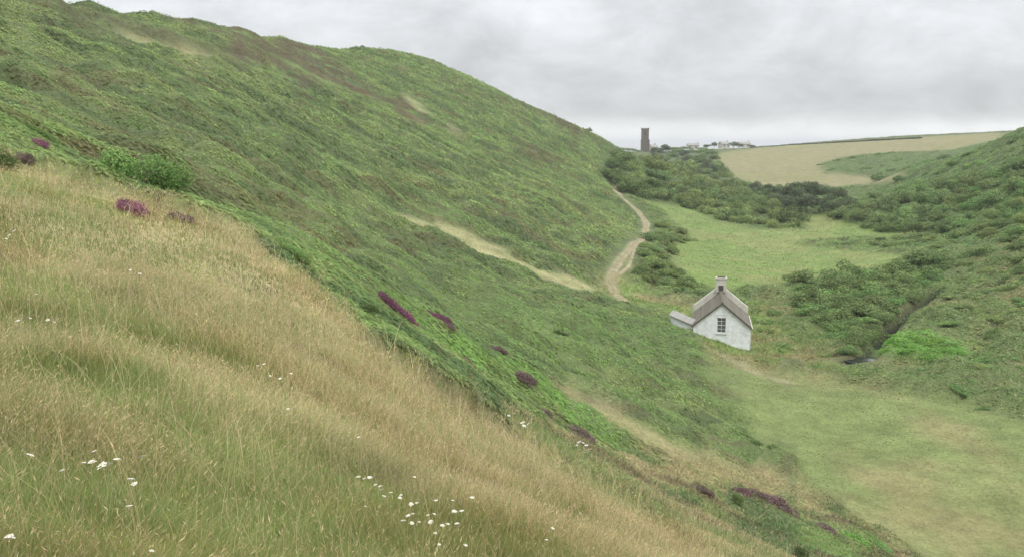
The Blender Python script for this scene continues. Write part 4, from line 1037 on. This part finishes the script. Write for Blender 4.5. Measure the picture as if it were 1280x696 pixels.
xs = np.interp(np.arange(0, 40, .1), np.arange(40), hp_[:, 0]); ys = np.interp(np.arange(0, 40, .1), np.arange(40), hp_[:, 1])
n = 5200
ii = rng.integers(0, len(xs), n); x = xs[ii] + rng.normal(0, .5, n); y = ys[ii] + rng.normal(0, .6, n)
z = base_h(x, y) + rng.uniform(.0, .9, n) * (.6 + .6 * vnoise(x / 6, y / 6, 9))
vv, qq, cc = leaf_cards(np.stack([x, y, z], -1), unit(rng.normal(0, 1, (n, 3)) + np.array([0, -.4, .6])), rng.uniform(.2, .4, n), np.array([.09, .11, .06]) * rng.uniform(.7, 1.3, (n, 1)))
o = link('field_hedge', mesh_np('field_hedge', vv, qq, None, cc, False), M_bush); tag(o, 'thin dark hedge along the skyline edge of the stubble field', 'hedge')
# cairn of stones on the crest
p = hit(453, 61)[0]
cr = bpy.data.objects.new('cairn', None); C.objects.link(cr); cr.location = (p[0], p[1], float(ground_z(p[0:1], p[1:2])[0])); tag(cr, 'small pile of dark stones on the rounded hill crest', 'cairn')
for k, (ax, ay, az_, s_) in enumerate([(-.5,0,.12,.3),(0,.1,.18,.36),(.45,-.1,.1,.28),(-.2,0,.45,.24),(.2,.05,.42,.22)]):
    import bmesh
    bm = bmesh.new(); bmesh.ops.create_icosphere(bm, subdivisions=2, radius=s_)
    for vt in bm.verts: vt.co *= 1 + .25 * math.sin(vt.co.x * 9 + k) * math.cos(vt.co.y * 7 + k); vt.co += __import__('mathutils').Vector((ax, ay, az_))
    me = bpy.data.meshes.new('stone'); bm.to_mesh(me); bm.free(); link('stone', me, M_stone, cr)
print('all', time.time() - T0)

#@@VEG_END

# ------------------------------------------------------------------ air
HZ = .0002
if HZ:
    v, f = boxes((-30000, 30000, -30000, 30000, -62, 60)); me = bpy.data.meshes.new('haze'); me.from_pydata(v, [], f)
    m_h = bpy.data.materials.new('damp_air'); m_h.use_nodes = True; n_ = m_h.node_tree.nodes; n_.remove(n_['Principled BSDF'])
    pv = n_.new('ShaderNodeVolumePrincipled'); pv.inputs['Density'].default_value = HZ; pv.inputs['Color'].default_value = (.9, .92, .95, 1); pv.inputs['Anisotropy'].default_value = .2
    m_h.node_tree.links.new(pv.outputs[0], n_['Material Output'].inputs['Volume'])
    o = link('haze', me, m_h); tag(o, 'thin damp air over the valley', 'haze', kind='stuff')

# ------------------------------------------------------------------ light and sky
SUN_EL, SUN_AZ = R(48), R(140)          # azimuth clockwise from +Y
sd = bpy.data.lights.new('sun', 'SUN'); sd.energy = 1.5; sd.angle = R(25); sd.color = (1, .97, .92)
so = bpy.data.objects.new('sun', sd); C.objects.link(so)
so.rotation_euler = (math.pi / 2 - SUN_EL, 0, -SUN_AZ + math.pi); so.location = (60, -70, 120)
w = bpy.data.worlds.new('World'); sc.world = w; w.use_nodes = True
N = w.node_tree.nodes; L = w.node_tree.links
bg = N['Background']; bg.inputs['Strength'].default_value = .1
sky = N.new('ShaderNodeTexSky'); sky.sky_type = 'NISHITA'; sky.sun_disc = False; sky.sun_elevation = SUN_EL; sky.sun_rotation = SUN_AZ
tc = N.new('ShaderNodeTexCoord'); sx = N.new('ShaderNodeSeparateXYZ'); L.new(tc.outputs['Generated'], sx.inputs[0])
def math_(op, a, b=None, clamp=False):
    n = N.new('ShaderNodeMath'); n.operation = op; n.use_clamp = clamp
    for i, q in enumerate((a, b)):
        if q is None: continue
        if isinstance(q, (int, float)): n.inputs[i].default_value = q
        else: L.new(q, n.inputs[i])
    return n.outputs[0]
def mrange(x, a, b, c, d, kind='LINEAR'):
    n = N.new('ShaderNodeMapRange'); n.interpolation_type = kind
    L.new(x, n.inputs['Value'])
    for k, q in zip(('From Min', 'From Max', 'To Min', 'To Max'), (a, b, c, d)): n.inputs[k].default_value = q
    return n.outputs['Result']
zc = math_('MAXIMUM', sx.outputs['Z'], 0.0)
den = math_('ADD', zc, .45)
cx = math_('DIVIDE', sx.outputs['X'], den); cy = math_('DIVIDE', sx.outputs['Y'], den)
cv = N.new('ShaderNodeCombineXYZ'); L.new(cx, cv.inputs[0]); L.new(cy, cv.inputs[1])
nz = N.new('ShaderNodeTexNoise'); nz.inputs['Scale'].default_value = 4.6; nz.inputs['Detail'].default_value = 8; nz.inputs['Roughness'].default_value = .6; nz.inputs['Distortion'].default_value = .3
L.new(cv.outputs[0], nz.inputs['Vector'])
nz2 = N.new('ShaderNodeTexNoise'); nz2.inputs['Scale'].default_value = 1.2; nz2.inputs['Detail'].default_value = 3
L.new(cv.outputs[0], nz2.inputs['Vector'])
lum = math_('MULTIPLY', mrange(nz.outputs['Fac'], .30, .70, .80, 1.17), mrange(nz2.outputs['Fac'], .3, .7, .93, 1.07))
cie = math_('ADD', math_('MULTIPLY', zc, 3.6), 1.0)                   # overcast sky: the zenith three times the horizon
lum = math_('MULTIPLY', lum, cie)
glow = mrange(zc, 0.0, .034, 2.1, 1.0, 'SMOOTHSTEP')                 # pale clear strip under the cloud edge
lum = math_('MULTIPLY', lum, glow)
cc = N.new('ShaderNodeMix'); cc.data_type = 'RGBA'; L.new(mrange(zc, 0, .05, 1, 0, 'SMOOTHSTEP'), cc.inputs['Factor'])
cc.inputs['A'].default_value = (5.75, 5.88, 6.04, 1); cc.inputs['B'].default_value = (6.2, 6.3, 5.9, 1)
vs = N.new('ShaderNodeVectorMath'); vs.operation = 'SCALE'; L.new(cc.outputs['Result'], vs.inputs[0]); L.new(lum, vs.inputs['Scale'])
mx = N.new('ShaderNodeMix'); mx.data_type = 'RGBA'; mx.inputs['Factor'].default_value = .96
L.new(sky.outputs[0], mx.inputs['A']); L.new(vs.outputs[0], mx.inputs['B']); L.new(mx.outputs['Result'], bg.inputs['Color'])

sc.view_settings.view_transform = 'Standard'; sc.view_settings.look = 'None'; sc.view_settings.exposure = 0; sc.view_settings.gamma = 1
sc.cycles.max_bounces = 5; sc.cycles.diffuse_bounces = 3; sc.cycles.glossy_bounces = 2; sc.cycles.transmission_bounces = 3; sc.cycles.transparent_max_bounces = 4
sc.cycles.use_denoising = True
print('script', time.time() - T0)
